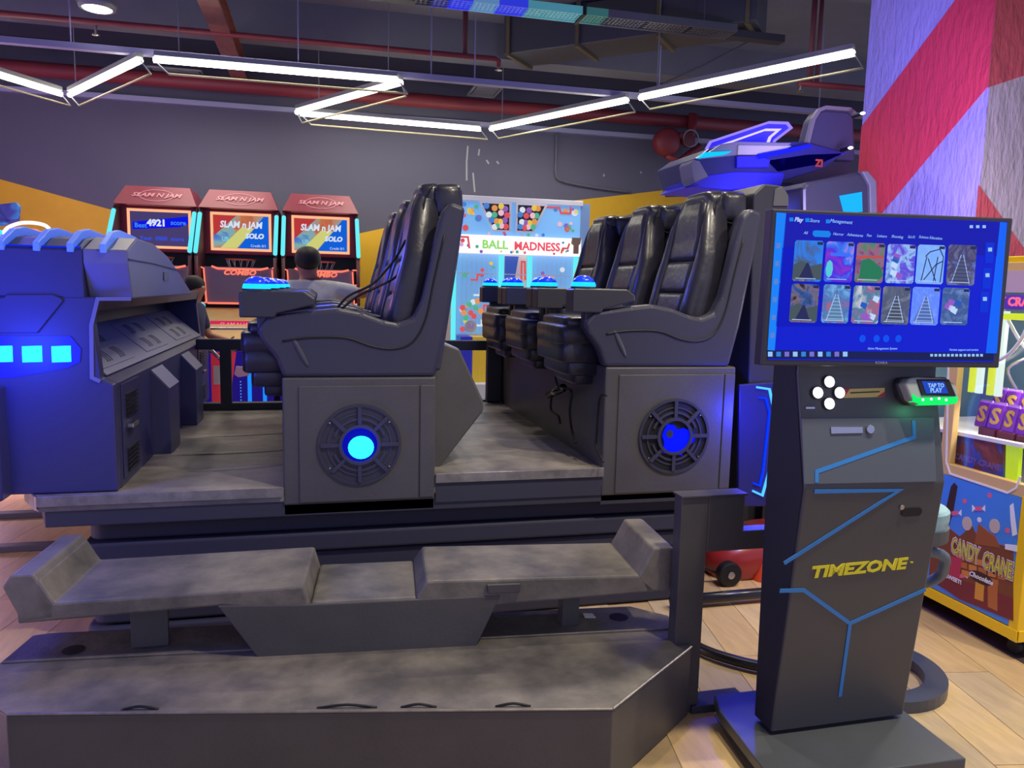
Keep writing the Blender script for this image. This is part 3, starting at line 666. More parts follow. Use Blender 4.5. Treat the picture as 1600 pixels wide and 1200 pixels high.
# ------------------------------------------------------------------ STEP BENCH AND STEP BASE
t = thing('step_bench', 'black step bench with upturned ends and cut-out middle', 'step', (.2, 2.7, .26))
nb = V((1, -.0846, 0)).normalized(); FB = FR((0, 2.54, 0), nb, (0, 0, 1))
def bslab(name, pts, d, bev=.008):
    bm = B(); prism(bm, FB, pix(FB, pts), -d, 0, bev); return obj(name, bm, m_rub, t)
bslab('left_wing', [(60, 905), (85, 942), (474, 916), (487, 958), (345, 947), (27, 976), (26, 960)], .40)
bslab('end_block', [(2, 918), (15, 899), (51, 897), (86, 942), (84, 968), (27, 976), (26, 960)], .40)
bslab('middle_tread', [(487, 941), (650, 933), (655, 962), (480, 965)], .36)
bslab('right_wing', [(667, 908), (999, 899), (1030, 925), (776, 946), (650, 960), (650, 933)], .36)
bslab('end_block', [(997, 902), (1022, 857), (1052, 856), (1065, 868), (1050, 924), (1010, 926)], .36)
bm = B(); prism(bm, FB, pix(FB, [(340, 946), (487, 944), (650, 936), (782, 930), (735, 1028), (405, 1030)]), -.02, .004, .004); obj('apron', bm, m_lam, t)
bm = B(); prism(bm, FB, pix(FB, [(760, 912), (812, 910), (812, 924), (762, 926)]), .0, .012, .003); obj('hinge_plate', bm, M('scuffed_metal', (92, 92, 92), .5, .6), t)
for (a, b_, c_, d_) in ((880, 906, 925, 985), (203, 262, 958, 1021)):
    q = pix(front(2.56 if a > 500 else 2.68), [(a, c_), (b_, c_), (b_, d_), (a, d_)]); yy = 2.56 if a > 500 else 2.68
    bm = B(); box(bm, q[0][0], q[1][0], yy, yy+(.06 if a > 500 else .02), .2705, q[0][1]+.01, .002); obj('support_leg', bm, m_lam, t)
t = thing('step_platform', 'wide low black step base with chamfered corners in the foreground', 'step', (.2, 2.4, 0))
bp = [(-.884, 2.344), (.836, 2.018), (1.258, 2.343), (1.271, 2.471), (1.285, 2.58), (1.17, 2.70), (-.93, 2.87), (-.985, 2.855), (-1.02, 2.657), (-.95, 2.42)]
bm = B(); prism(bm, top(0), bp, 0, .252, .004); obj('plinth', bm, m_lam, t)
bm = B(); prism(bm, top(0), bp, .252, .262, .003); obj('tread_cover', bm, m_rub, t)
bm = B(); prism(bm, top(0), [(-1.01, 2.662), (1.265, 2.474), (1.28, 2.58), (1.17, 2.69), (-.93, 2.86), (-.98, 2.85)], .262, .270, .003); obj('rear_tread', bm, m_rub, t)
for (a, b_) in ((-.812, 2.706), (1.087, 2.60)):
    bm = B(); prism(bm, top(0), circ(a, b_, .035, 20), .270, .2712); obj('socket_hole', bm, m_blk, t)
bm = B()
for (a, b_) in (((-.884, 2.344), (.836, 2.018)), ((.836, 2.018), (1.258, 2.343))):
    tube(bm, [(*a, .259), (*b_, .259)], .0045, 6)
obj('edge_trim', bm, m_alu, t)
# curled lip of the cover
bm = B()
for (u0, u1) in ((.18, .24), (.50, .60), (.64, .70), (.80, .86)):
    a = V((-.884, 2.344, 0)).lerp(V((.836, 2.018, 0)), u0); b_ = V((-.884, 2.344, 0)).lerp(V((.836, 2.018, 0)), u1); n = V((.186, .98, 0))*.012
    tube(bm, [(a.x+n.x, a.y+n.y, .262), ((a.x+b_.x)/2+n.x, (a.y+b_.y)/2+n.y, .272), (b_.x+n.x, b_.y+n.y, .262)], .004, 6, 4)
obj('curled_lip', bm, m_blk, t, smooth=True, kind='stuff')
bm = B(); p = at(920, 962, top(.272)); prism(bm, FR((p.x, p.y, .272), (1, -.1, 0), (.1, 1, 0)), [(-.02, -.02), (.022, -.024), (.018, .015), (-.018, .02)], 0, .002); o = obj('paper_scrap', bm, m_wt); tag(o, 'small white paper scrap on the step base behind the bench leg', 'paper')

# ------------------------------------------------------------------ GATE FRAME
t = thing('entry_frame', 'black upright metal frame between the step and the kiosk', 'frame', (1.3, 2.39, 0))
F = front(2.36)
bm = B(); prism(bm, F, rect(1.203, 1.305, 0, .795), -.06, 0, .004); obj('post', bm, m_lam, t)
bm = B(); prism(bm, F, [(1.305, .595), (1.62, .595), (1.62, .665), (1.447, .665), (1.447, .795), (1.305, .795)], -.06, 0, .004); obj('arm', bm, m_lam, t)
bm = B(); box(bm, 1.198, 1.452, 2.352, 2.428, .795, .803, .002); obj('top_cap', bm, M('cap_metal', (84, 82, 90), .35, .3), t)
bm = B(); box(bm, 1.275, 1.50, 2.345, 2.44, 0, .03, .003); obj('shade_slab', bm, m_lam2, t)  # dark slab put in for the kiosk base's underside and shadow
bm = B(); tube(bm, [(1.305, 2.75, .22), (2.6, 2.75, .24)], .028, 12); o = obj('floor_tube', bm, m_lam2, smooth=True)
bpy.data.objects.remove(o)
t2 = thing('foot_rail', 'dark round foot rail running behind the kiosk', 'rail', (1.9, 3.2, 0))
bm = B(); tube(bm, [(1.60, 3.2, .045), (2.5, 3.2, .05)], .026, 12); obj('bar', bm, M('satin_black', (30, 30, 40), .25), t2, smooth=True)
bm = B(); tube(bm, [(1.5, 2.95, .03), (1.52, 2.76, .03), (1.62, 2.62, .03), (1.74, 2.52, .03), (1.80, 2.42, .03)], .022, 8, 5); o = obj('power_hose', bm, M('black_hose', (20, 20, 24), .35), smooth=True); tag(o, 'black hose curving over the floor behind the kiosk base', 'hose')

# ------------------------------------------------------------------ KIOSK
t = KK = thing('control_kiosk', 'dark grey control kiosk with blue line graphics and yellow lettering', 'kiosk', (1.65, 2.1, 0))
m_kio = M('kiosk_grey', (74, 75, 78), .38, bump=.02, bsc=150); m_kio2 = M('kiosk_side', (44, 45, 56), .42); m_kd = M('kiosk_door_grey', (84, 90, 98), .35)
KX0, KX1 = 1.402, 1.903
prof = [(2.05, .095), (1.965, .925), (2.04, 1.26), (2.04, 1.60), (2.17, 1.60), (2.17, .93), (2.15, .095)]
bm = B(); prism(bm, faceR(0), prof, KX0, KX1, .005); body = obj('body', bm, m_kio, t)
bm = B(); prism(bm, faceL(KX0), [(-y, z) for y, z in [(2.058, .10), (1.975, .925), (2.05, 1.26), (2.05, 1.58), (2.165, 1.58), (2.165, .93), (2.145, .10)]], 0, .003); obj('side_panel', bm, m_kio2, t)
lo, mid, hi = V((0, 2.05, .095)), V((0, 1.965, .925)), V((0, 2.04, 1.26))
FL = FR(mid-V((0, .0005, 0)), (1, 0, 0), mid-lo); FU = FR(mid-V((0, .0005, 0)), (1, 0, 0), hi-mid)
m_kl = M('kiosk_blue_line', (48, 130, 205), .5)
bm = B(); prism(bm, FU, pix(FU, [(1251, 654), (1457, 652), (1461, 753), (1255, 757)]), 0, .006, .002); door = obj('upper_door', bm, m_kd, t)
def kline(fr_, pp, par=t, wd=.0125, t1=.008, t0=0):
    bm = B(); line2(fr_, bm, pix(fr_, pp), wd, t0, t1); obj('blue_stripe', bm, m_kl, par)
kline(FU, [(1425, 657), (1426, 683), (1274, 737), (1274, 754)], door, t0=.005, t1=.0075)
kline(FL, [(1272, 768), (1405, 766), (1225, 880)], t, t1=.002)
kline(FL, [(1218, 923), (1256, 922), (1328, 974), (1446, 921)], t, t1=.002)
kline(FL, [(1328, 974), (1312, 1088)], t, t1=.0022)
F = FL
q = pix(FL, [(1342, 888)])[0]; text('lettering', 'TIMEZONE', FL, q[0], q[1], .052, M('yellow_lettering', (235, 225, 50), .5), t, .001, bold=.0022, shear=.12, sx=1.36, rot=.022, label='yellow lettering')
q = pix(FL, [(1424, 879)])[0]; text('lettering', 'TM', FL, q[0], q[1], .008, MC['yellow_lettering'], t, .001)
bm = B(); prism(bm, FU, pix(FU, [(1295, 667), (1345, 667), (1345, 677), (1296, 678)]), .006, .010, .001); obj('handle_plate', bm, m_steel, door)
bm = B(); prism(bm, FU, circ(*pix(FU, [(1356, 671)])[0], .014, 20), .006, .014, .002); obj('lock', bm, m_steel, door)
bm = B(); prism(bm, FL, circ(*pix(FL, [(1408, 792)])[0], .008, 16), 0, .006, .001); obj('lock', bm, m_steel, t)
q = pix(FL, [(1424, 800)])[0]; bm = B(); prism(bm, FL, rrect(q[0]-.038, q[0]+.038, q[1]-.014, q[1]+.014, .013), 0, .002); obj('hand_slot', bm, m_blk, t)
for v in ((1293, 597), (1275, 614), (1309, 614), (1293, 631)):
    c = pix(FU, [v])[0]
    bm = B(); lathe(bm, FU, c[0], c[1], [(.0195, 0), (.0195, .007), (.0175, .009)], 20); bt = obj('push_button', bm, m_plas, t)
    bm = B(); lathe(bm, FU, c[0], c[1], [(.017, .007), (.017, .011), (.013, .015), (0, .017)], 20); obj('button_lens', bm, m_white, bt, smooth=True, label='glowing white button lens')
bm = B(); q = pix(FU, [(1320, 608), (1382, 606), (1382, 620), (1318, 622)]); prism(bm, FU, q, 0, .001); st_ = obj('sticker', bm, M('cream_sticker', (214, 190, 108), .5), t)
bm = B(); prism(bm, FU, pix(FU, [(1370, 620), (1382, 612), (1382, 620)]), .001, .0018); prism(bm, FU, pix(FU, [(1318, 621), (1318, 608), (1328, 607)]), .001, .0018); obj('sticker_corner', bm, M('crimson_ink', (190, 30, 60), .5), st_)
bm = B(); line2(FU, bm, pix(FU, [(1328, 614), (1374, 612)]), .0035, .001, .0018); obj('sticker_print', bm, m_blk, st_)
bm = B(); q = pix(FU, [(1258, 636), (1272, 636), (1272, 639), (1258, 639)]); prism(bm, FU, q, 0, .004); obj('usb_slot', bm, m_steel, t)
bm = B(); prism(bm, top(0), [(1.345, 2.32), (1.31, 2.22), (1.275, 1.835), (1.935, 1.815), (1.945, 2.10), (1.93, 2.18), (1.66, 2.32)], .045, .082, .004); obj('base_plate', bm, M('kiosk_base', (78, 82, 86), .35, noise=.1, nsc=3), t)
bm = B(); prism(bm, top(0), [(1.36, 2.30), (1.33, 2.20), (1.30, 1.86), (1.915, 1.84), (1.92, 2.10), (1.91, 2.16), (1.66, 2.30)], .03, .047); obj('base_underframe', bm, m_blk, t)
for x, y in ((1.36, 2.24), (1.34, 1.92), (1.88, 1.92), (1.84, 2.12)):
    bm = B(); prism(bm, faceR(x), circ(y, .0215, .0215, 16), -.012, .012, .002); obj('caster', bm, m_steel, t)

# monitor
t = MN = thing('monitor', 'wide flat monitor on the kiosk showing a blue game menu', 'monitor', (1.66, 2.0, 1.29))
F = front(1.965)
q = pix(F, [(1207, 326), (1583, 341), (1561, 575), (1189, 571)])
bm = B(); prism(bm, F, q, -.04, 0, .004); obj('casing', bm, m_plas, t)
bm = B(); box(bm, 1.50, 1.80, 2.006, 2.038, 1.36, 1.60, .003); obj('mounting_bracket', bm, m_plas, t)
FS = front(1.9648)
S = lambda pts_: pix(FS, pts_)
m_scr = M('screen_blue', (0, 0, 0), .35, emit=(6, 26, 205), es=1.0, spec=.2)
bm = B(); prism(bm, FS, S([(1214, 332), (1574, 347), (1552, 566), (1200, 562), (1201, 545)]), 0, .0008); SCN = obj('screen', bm, m_scr, t)
def sp_(name, pts_, m, d0=.0008, d1=.0014, par=SCN, **k):
    bm = B(); prism(bm, FS, S(pts_), d0, d1); return obj(name, bm, m, par, **k)
sp_('desktop_strip', [(1213, 332), (1228, 333), (1210, 548), (1199, 547)], E_('sky_screen', (25, 130, 250)))
sp_('desktop_strip', [(1562, 347), (1573, 348), (1557, 552), (1540, 552)], E_('sky_screen2', (20, 100, 250)))
sp_('menu_header', [(1228, 333), (1562, 347), (1557, 400), (1222, 385)], E_('menu_dark', (22, 28, 175)))
sp_('menu_field', [(1222, 385), (1400, 392), (1395, 510), (1212, 510)], E_('menu_mid', (10, 24, 190)))
sp_('taskbar', [(1199, 547), (1552, 552), (1552, 564), (1199, 560)], E_('taskbar', (24, 32, 84)))
mt = E_('pale_screen_text', (150, 195, 255)); mt2 = E_('menu_text', (185, 205, 250))
def st_text(s, x, y, size, m=mt, rot=-.03, **k):
    c = S([(x, y)])[0]; text('screen_text', s, FS, c[0], c[1], size, m, SCN, .0022, rot=rot, ext=.0002, shear=.25, **k)
st_text('Play', 1247, 343.5, .0165, mt2, bold=.0005); st_text('Store', 1272, 345, .0145); st_text('Management', 1313.5, 346.5, .0145)
for s, x, y in (('All', 1258, 364), ('Horror', 1309, 366), ('Adventures', 1335, 367.5), ('Fun', 1357, 368), ('Leisure', 1377, 369), ('Shooting', 1401, 370), ('Sci-Fi', 1423, 370.5), ('Science Education', 1453, 371.5)): st_text(s, x, y, .0115)
sp_('menu_button', [(1270, 361), (1274, 360), (1295, 361), (1298, 366), (1295, 371), (1272, 370), (1269, 366)], E_('menu_button', (20, 130, 235)), .0014, .002)
for x, y in ((1236, 343), (1261, 344), (1293, 346)): sp_('menu_icon', [(x-3, y-3), (x+3, y-3), (x+3, y+3), (x-3, y+3)], E_('menu_button', (20, 130, 235)), .0014, .002)
st_text('Game Management System', 1378, 544.5, .0095, rot=0); st_text('Version support and service', 1505, 546.5, .0095, rot=0)
thumbs = [(1241, 375, 1290, 441, [(40, 130, 225), (30, 120, 230), (70, 80, 90), (150, 150, 150)], 't'), (1290, 377, 1338, 442, [(130, 40, 200), (70, 30, 220), (30, 120, 240), (200, 120, 220)], 'w'), (1338, 379, 1386, 443, [(150, 60, 60), (60, 130, 90), (150, 90, 130), (60, 50, 90)], 'p'),
          (1386, 381, 1434, 444, [(60, 120, 240), (90, 60, 210), (150, 190, 250), (30, 60, 160)], 'n'), (1433, 382, 1480, 445, [(130, 180, 250), (120, 170, 250), (140, 190, 255)], 'l'), (1481, 382, 1529, 447, [(110, 120, 170), (60, 50, 90), (90, 120, 200)], 'r'),
          (1236, 443, 1283, 505, [(20, 40, 70), (40, 80, 150), (120, 100, 110), (20, 20, 40)], 't'), (1286, 444, 1332, 506, [(120, 180, 230), (60, 110, 180), (180, 90, 100)], 'r'), (1333, 446, 1379, 507, [(130, 190, 230), (170, 90, 120), (60, 120, 160), (200, 200, 210)], 'n'),
          (1379, 447, 1426, 508, [(100, 110, 130), (70, 80, 110), (130, 135, 150)], 'r'), (1425, 448, 1472, 509, [(110, 150, 250), (90, 130, 250), (130, 170, 255)], 'r'), (1472, 449, 1518, 509, [(60, 100, 170), (50, 80, 140), (100, 130, 190)], 'n')]
m_tr = E_('track_dark', (40, 45, 90)); m_tl = E_('track_pale', (165, 190, 245))
for i, (x0, y0, x1, y1, cs, kd) in enumerate(thumbs):
    x0 += 1; x1 -= 3; y1 -= 2; sl = -5 if i < 6 else -5
    P_ = lambda u, v: (x0+(x1-x0)*u+sl*v, y0+(y1-y0)*v+1.5*u)
    th = sp_('thumbnail', [P_(.06, 0), P_(.94, 0), P_(1, .05), P_(1, .95), P_(.94, 1), P_(.06, 1), P_(0, .95), P_(0, .05)], pic('picture_%d' % i, cs, 14+3*(i % 4)), .0014, .0018, t)
    def tp_(pts_, m, d=.0022): bm = B(); prism(bm, FS, S([P_(*v) for v in pts_]), .0018, d); obj('picture_shape', bm, m, th)
    if kd == 't': tp_([(.0, .95), (.0, .6), (.3, .5), (.6, .62), (1, .55), (1, .95)], E_('hill_%d' % i, (70, 85, 95))); tp_([(.2, .95), (.45, .55), (.52, .55), (.75, .95)], m_tr, .0026)
    if kd == 'w': tp_([(.12+.13*math.cos(a*.785)+.05, .68+.22*math.sin(a*.785)) for a in range(8)], E_('wheel_pale', (90, 200, 220))); tp_([(.15, .28), (.85, .28), (.95, .36), (.2, .36)], E_('wheel_blue', (60, 110, 250)), .0026)
    if kd == 'p': tp_([(.15, .9), (.2, .45), (.45, .38), (.9, .6), (1, .8), (.9, .9)], E_('jungle_green', (40, 120, 90))); tp_([(.0, .35), (.95, .3), (.95, .36), (0, .41)], E_('rope_red', (190, 80, 80)), .0026)
    if kd == 'l':
        for pr_ in ([(.2, .95), (.35, .3)], [(.75, .95), (.4, .35)], [(.9, .95), (.95, .3), (.8, .1), (.45, .18), (.3, .3)], [(.3, .9), (.7, .5), (.95, .4)], [(.65, .95), (.75, .3)]):
            bm = B(); line2(FS, bm, S([P_(*v) for v in pr_]), .003, .0018, .0024); obj('picture_shape', bm, m_tr, th)
    if kd == 'r':
        tp_([(.1, .95), (.45, .25), (.55, .25), (.9, .95)], E_('bed_%d' % i, tuple(int(v*.72) for v in cs[0])))
        for pr_ in ([(.18, .95), (.46, .25)], [(.82, .95), (.54, .25)]):
            bm = B(); line2(FS, bm, S([P_(*v) for v in pr_]), .0022, .0022, .0028); obj('picture_shape', bm, m_tl, th)
        for k in range(7):
            v = .35+.09*k; hw = .06+.30*(v-.25)/.7; bm = B(); line2(FS, bm, S([P_(.5-hw, v), P_(.5+hw, v)]), .0016, .0022, .0028); obj('picture_shape', bm, m_tl if i != 5 else m_tr, th)
    if kd == 'n':
        for k in range(5): u, v = random.uniform(.15, .8), random.uniform(.15, .8); tp_([(u, v), (u+.22, v+.05), (u+.15, v+.2), (u-.05, v+.12)], E_('blob_%d' % (k % 3), ((150, 90, 200), (190, 215, 250), (40, 90, 190))[k % 3]))
    tp_([(.78, .03), (.97, .03), (.97, .10), (.78, .10)], m_tr, .003)
    bm = B(); line2(FS, bm, S([P_(.1, .93), P_(.8, .93)]), .002, .0026, .003); obj('picture_caption', bm, mt2, th)
for k, x in enumerate((1347, 1369, 1384, 1403)): c = S([(x, 529)])[0]; bm = B(); prism(bm, FS, circ(c[0], c[1], .011, 16), .0014, .002); obj('menu_icon', bm, E_('menu_icon_blue', (10, 80, 240)), SCN)
for k, (x, y) in enumerate(((1546, 395), (1542, 435), (1538, 472))): sp_('side_button', [(x-6, y-16), (x+7, y-16), (x+5, y+16), (x-8, y+16)], E_('side_button', (12, 50, 215)), .0014, .002); sp_('menu_icon', [(x-3, y-8), (x+3, y-8), (x+3, y-2), (x-3, y-2)], mt, .002, .0026)
for k in range(10): x = 1203+k*13; sp_('task_icon', [(x-3.5, 549.5), (x+3.5, 549.5), (x+3.5, 557), (x-3.5, 557)], (mt, E_('icon_blue', (50, 130, 220)), E_('icon_violet', (120, 110, 210)))[k % 3], .0014, .002)
for k in range(13): x = 1455+k*6.5; sp_('tray_icon', [(x-2, 553), (x+2, 553), (x+2, 557), (x-2, 557)], mt, .0014, .002)
for k in range(3): x = 1517+10*k; sp_('window_button', [(x-2.5, 352), (x+2.5, 352), (x+2.5, 356.5), (x-2.5, 356.5)], mt, .0014, .002)
for k in range(6): sp_('desktop_icon', [(1213-.065*(48+28*k)+3, 380+28*k), (1213-.065*(48+28*k)+9, 380+28*k), (1213-.065*(56+28*k)+9, 388+28*k), (1213-.065*(56+28*k)+3, 388+28*k)], E_('desk_icon', (90, 130, 210)), .0014, .002)
c = pix(F, [(1377, 566.5)])[0]; text('lettering', 'KONKA', F, c[0], c[1]-.001, .012, M('silver_print', (170, 170, 180), .4), t, .0004, ext=.0003)
lamp('AREA', (1.66, 1.93, 1.5), 1.5, (.1, .2, 1), .6, (1.66, 0, 1.4), name='monitor_glow')

# card reader
t = thing('card_reader', 'grey card reader with green glowing rim beside the kiosk buttons', 'card reader', at(1435, 612, FU))
FC = FR(wp(FU, 0, 0, .03), (1, .12, 0), FU[2])
bm = B(); prism(bm, FU, pix(FU, [(1393, 600), (1400, 590), (1470, 590), (1475, 610), (1470, 632), (1412, 634), (1398, 622)]), 0, .025, .006); obj('mount', bm, m_plas, t)
FC = FR(wp(FU, 0, 0, .03), (1, 0, 0), FU[2])
bm = B(); prism(bm, FC, pix(FC, [(1405, 600), (1412, 592), (1423, 590), (1468, 592), (1484, 602), (1488, 620), (1484, 630), (1425, 633), (1415, 625)]), -.01, .025, .006); obj('casing', bm, M('reader_grey', (165, 170, 165), .35), t)
bm = B(); prism(bm, FC, pix(FC, [(1414, 616), (1424, 622), (1487, 621), (1484, 631), (1475, 633), (1430, 634), (1418, 628)]), .0, .031, .004); obj('glow_rim', bm, E_('green_glow', (10, 215, 95), 1.4), t, label='glowing green rim')
bm = B(); prism(bm, FC, pix(FC, [(1422, 594), (1472, 594), (1483, 620), (1430, 619)]), .02, .029, .002); obj('bezel', bm, m_blk, t)
bm = B(); prism(bm, FC, pix(FC, [(1429, 597), (1463, 598), (1470, 616), (1436, 616)]), .028, .031); sc = obj('display', bm, E_('reader_display', (30, 70, 190)), t)
c = pix(FC, [(1450, 604)])[0]; text('display_text', 'TAP TO', FC, c[0], c[1], .017, mt, t, .033, bold=.0006, ext=.0003)
c = pix(FC, [(1450, 611.5)])[0]; text('display_text', 'PLAY', FC, c[0], c[1], .019, mt, t, .033, bold=.0006, ext=.0003)
for v in ((1430, 626), (1443, 625), (1455, 624), (1466, 626)):
    c = pix(FC, [v])[0]; bm = B(); prism(bm, FC, circ(c[0], c[1], .0035, 8), .030, .033); obj('rim_led', bm, m_white, t)
lamp('POINT', tuple(wp(FC, *pix(FC, [(1450, 640)])[0], .05)), .12, (.1, 1, .4), .02, name='reader_glow')

# ------------------------------------------------------------------ STOOL behind the kiosk
t = thing('stool', 'round pale topped stool with grey tube frame behind the kiosk', 'stool', (2.12, 2.42, 0))
m_st = M('grey_tube_paint', (92, 108, 122), .4)
cx, cy = 2.10, 2.47
bm = B(); ring(bm, top(0), cx, cy, .205, .285, 0, .045, 48); obj('base_ring', bm, M('steel_ring', (74, 80, 92), .35, .3), t)
pz = at(1462, 800, front(2.42))
bm = B(); lathe(bm, top(0), pz.x-.14, 2.42, [(0, pz.z-.03), (.145, pz.z-.03), (.15, pz.z), (.15, pz.z+.03), (.14, pz.z+.04), (0, pz.z+.04)], 32); obj('seat', bm, M('pale_teal_seat', (150, 190, 196), .35), t)
bm = B(); lathe(bm, top(0), pz.x-.14, 2.42, [(.13, pz.z-.09), (.152, pz.z-.08), (.152, pz.z-.03), (0, pz.z-.03)], 32); obj('seat_rim', bm, M('stool_grey', (84, 88, 90), .5), t)
zz = at(1460, 900, front(2.42)); 
bm = B(); tube(bm, [(cx-.12, 2.42, zz.z+.14), (zz.x-.06, 2.36, zz.z+.12), (zz.x+.0, 2.38, zz.z+.05), (zz.x+.01, 2.42, zz.z-.01), (zz.x-.06, 2.46, zz.z-.05), (cx-.12, 2.46, zz.z-.06)], .021, 10, 6); obj('foot_ring', bm, m_st, t, smooth=True)
bm = B(); tube(bm, [(cx-.1, 2.44, .04), (cx-.1, 2.44, pz.z-.06)], .028, 12); obj('stem', bm, m_st, t, smooth=True)

# ------------------------------------------------------------------ CLAW MACHINE
t = CM = thing('claw_machine', 'yellow claw machine with candy poster at the right edge', 'claw machine', (3.15, 2.95, .08))
CY0, CY1, CX0, CX1 = 2.44, 3.45, 2.80, 3.52
m_cy = M('claw_yellow', (240, 196, 18), .35, coat=.3); m_cb = M('claw_cream', (212, 176, 112), .45)
F = faceL(CX0)
bm = B(); box(bm, CX0+.004, CX1, CY0+.01, CY1, .10, .69, .004); obj('lower_cabinet', bm, M('claw_orange_red', (176, 70, 40), .45), t)
for a, b_, c_, d_ in ((CY0, CY0+.045, .09, .70), (CY1-.045, CY1, .09, .70)):
    bm = B(); prism(bm, F, rect(-b_, -a, c_, d_), -.03, .006, .003); obj('corner_post', bm, m_cy, t)
bm = B(); prism(bm, F, rect(-CY1, -CY0, .085, .135), -.03, .008, .003); obj('bottom_rail', bm, m_cy, t)
bm = B(); box(bm, CX0, CX1, CY0-.006, CY0+.01, .085, .135, .003); obj('bottom_rail', bm, m_cy, t)
# upper frame with rounded window
bm = B()
for r in (rect(-CY1, -CY0, .69, .745), rect(-CY1, -CY0, 1.56, 1.655), rect(-2.93, -2.875, .745, 1.56), rect(-CY0-.035, -CY0, .745, 1.56), rect(-CY1, -CY1+.05, .745, 1.56)): prism(bm, F, r, -.03, .004, .003)
obj('window_frame', bm, m_cb, t)
bm = B(); q = pix(F, [(1487, 420), (1480, 722), (1486, 740), (1576, 770), (1590, 762), (1596, 745)]); line2(F, bm, q, .008, .003, .008); obj('window_gasket', bm, m_wt, t)
bm = B(); box(bm, CX0, CX1, CY0, CY1, 1.64, 1.68, .004); obj('roof', bm, m_cy, t)
bm = B(); box(bm, CX0, CX0+.03, CY0, CY0+.03, .69, 1.65); box(bm, CX1-.03, CX1, CY0, CY0+.03, .69, 1.65); obj('front_post', bm, m_cy, t)
bm = B(); box(bm, CX1-.02, CX1, CY0, CY1, .69, 1.65); box(bm, CX0+.02, CX1, CY1-.02, CY1, .69, 1.65); obj('inner_wall', bm, M('claw_inner_wall', (90, 120, 130), .5), t)
bm = B(); box(bm, CX0+.02, CX1-.02, CY0+.02, CY1-.02, .69, .72); obj('prize_floor', bm, m_wt, t)
bm = B(); box(bm, CX0+.09, CX1-.03, CY0+.2, CY1-.1, .86, .875); SH = obj('prize_shelf', bm, m_wt, t)
bm = B(); prism(bm, F, rect(-3.4, -2.46, 1.46, 1.52), .0, .004); SG = obj('name_strip', bm, M('violet_strip', (88, 50, 160), .4, emit=(80, 50, 170), es=.4), t)
text('lettering', 'CANDY CRANE', F, -2.66, 1.49, .05, M('mauve_letter', (250, 120, 150), .4, emit=(230, 100, 120), es=.5), t, .006, bold=.002)
bm = B(); prism(bm, F, rect(-3.4, -2.46, 1.53, 1.62), .002, .008); obj('header_panel', bm, M('pale_pink_panel', (196, 168, 186), .5), t)
for y, mm in ((2.84, E_('lime_tube', (225, 240, 60), 1.0)), (2.80, E_('white_tube_soft', (225, 245, 235), 1.1)), (2.74, MC['lime_tube']), (2.70, MC['white_tube_soft'])):
    bm = B(); box(bm, CX0+.05, CX0+.07, y, y+.024, 1.08, 1.45); obj('light_tube', bm, mm, t)
bm = B(); box(bm, CX0+.04, CX1-.05, 2.46, 2.80, 1.415, 1.44); obj('light_tube', bm, MC['lime_tube'], t)
# chute box with art and lime panel
FP = faceL(CX0+.05)
bm = B(); prism(bm, FP, pix(FP, [(1490, 675), (1568, 692), (1566, 765), (1488, 735)]), -.02, 0); ch = obj('chute_panel', bm, pic('print_choco', [(40, 70, 150), (60, 90, 170), (110, 60, 30), (150, 80, 40)], 10, 0), t)
text('chute_lettering', 'CANDY CRANE', FP, *pix(FP, [(1527, 722)])[0], .036, M('print_violet', (120, 90, 150), .5), t, .002, bold=.002, rot=-.0)
text('chute_lettering', 'Chocolate', FP, *pix(FP, [(1530, 746)])[0], .026, m_wt, t, .002, shear=.3)
bm = B(); prism(bm, FP, pix(FP, [(1572, 690), (1593, 694), (1588, 766), (1570, 764)]), -.02, 0); obj('lime_panel', bm, M('lime_panel', (190, 220, 10), .4, emit=(150, 190, 0), es=.6), t)
bm = B(); prism(bm, FP, pix(FP, [(1488, 672), (1600, 694), (1600, 700), (1488, 678)]), -.02, .01); obj('shelf_lip', bm, m_wt, t)
# claw unit
bm = B(); tube(bm, [(3.1, 2.75, 1.5), (3.1, 2.75, 1.32)], .012, 8); lathe(bm, top(0), 3.1, 2.75, [(0, 1.34), (.05, 1.33), (.05, 1.26), (.03, 1.24), (0, 1.24)], 16); CL = obj('claw_head', bm, m_steel, t)
for k in range(3):
    a = k*2.094+.4; bm = B(); tube(bm, [(3.1+.03*math.cos(a), 2.75+.03*math.sin(a), 1.25), (3.1+.11*math.cos(a), 2.75+.11*math.sin(a), 1.19), (3.1+.07*math.cos(a), 2.75+.07*math.sin(a), 1.10)], .007, 6, 4); obj('claw_finger', bm, m_steel, CL)
bm = B(); tube(bm, [at(*v, faceL(2.86)) for v in ((1563, 440), (1567, 480), (1578, 505), (1592, 530), (1604, 545))], .007, 8, 5); obj('hanging_cable', bm, m_wt, t, smooth=True)
bm = B(); tube(bm, [at(*v, faceL(2.79)) for v in ((1610, 500), (1596, 530), (1578, 552), (1560, 563), (1545, 568))], .008, 8, 5); obj('hanging_cable', bm, m_wt, t, smooth=True)
# window glass
mg = bpy.data.materials.new('clear_glass'); mg.use_nodes = True; nt = mg.node_tree; nt.nodes.clear()
og = nt.nodes.new('ShaderNodeOutputMaterial'); mx = nt.nodes.new('ShaderNodeMixShader'); tr = nt.nodes.new('ShaderNodeBsdfTransparent'); gl = nt.nodes.new('ShaderNodeBsdfGlossy'); gl.inputs['Roughness'].default_value = .03
mx.inputs[0].default_value = .06; nt.links.new(tr.outputs[0], mx.inputs[1]); nt.links.new(gl.outputs[0], mx.inputs[2]); nt.links.new(mx.outputs[0], og.inputs[0])
bm = B(); prism(bm, F, rect(-2.88, -2.47, .745, 1.46), -.012, -.006); obj('window_pane', bm, mg, t)
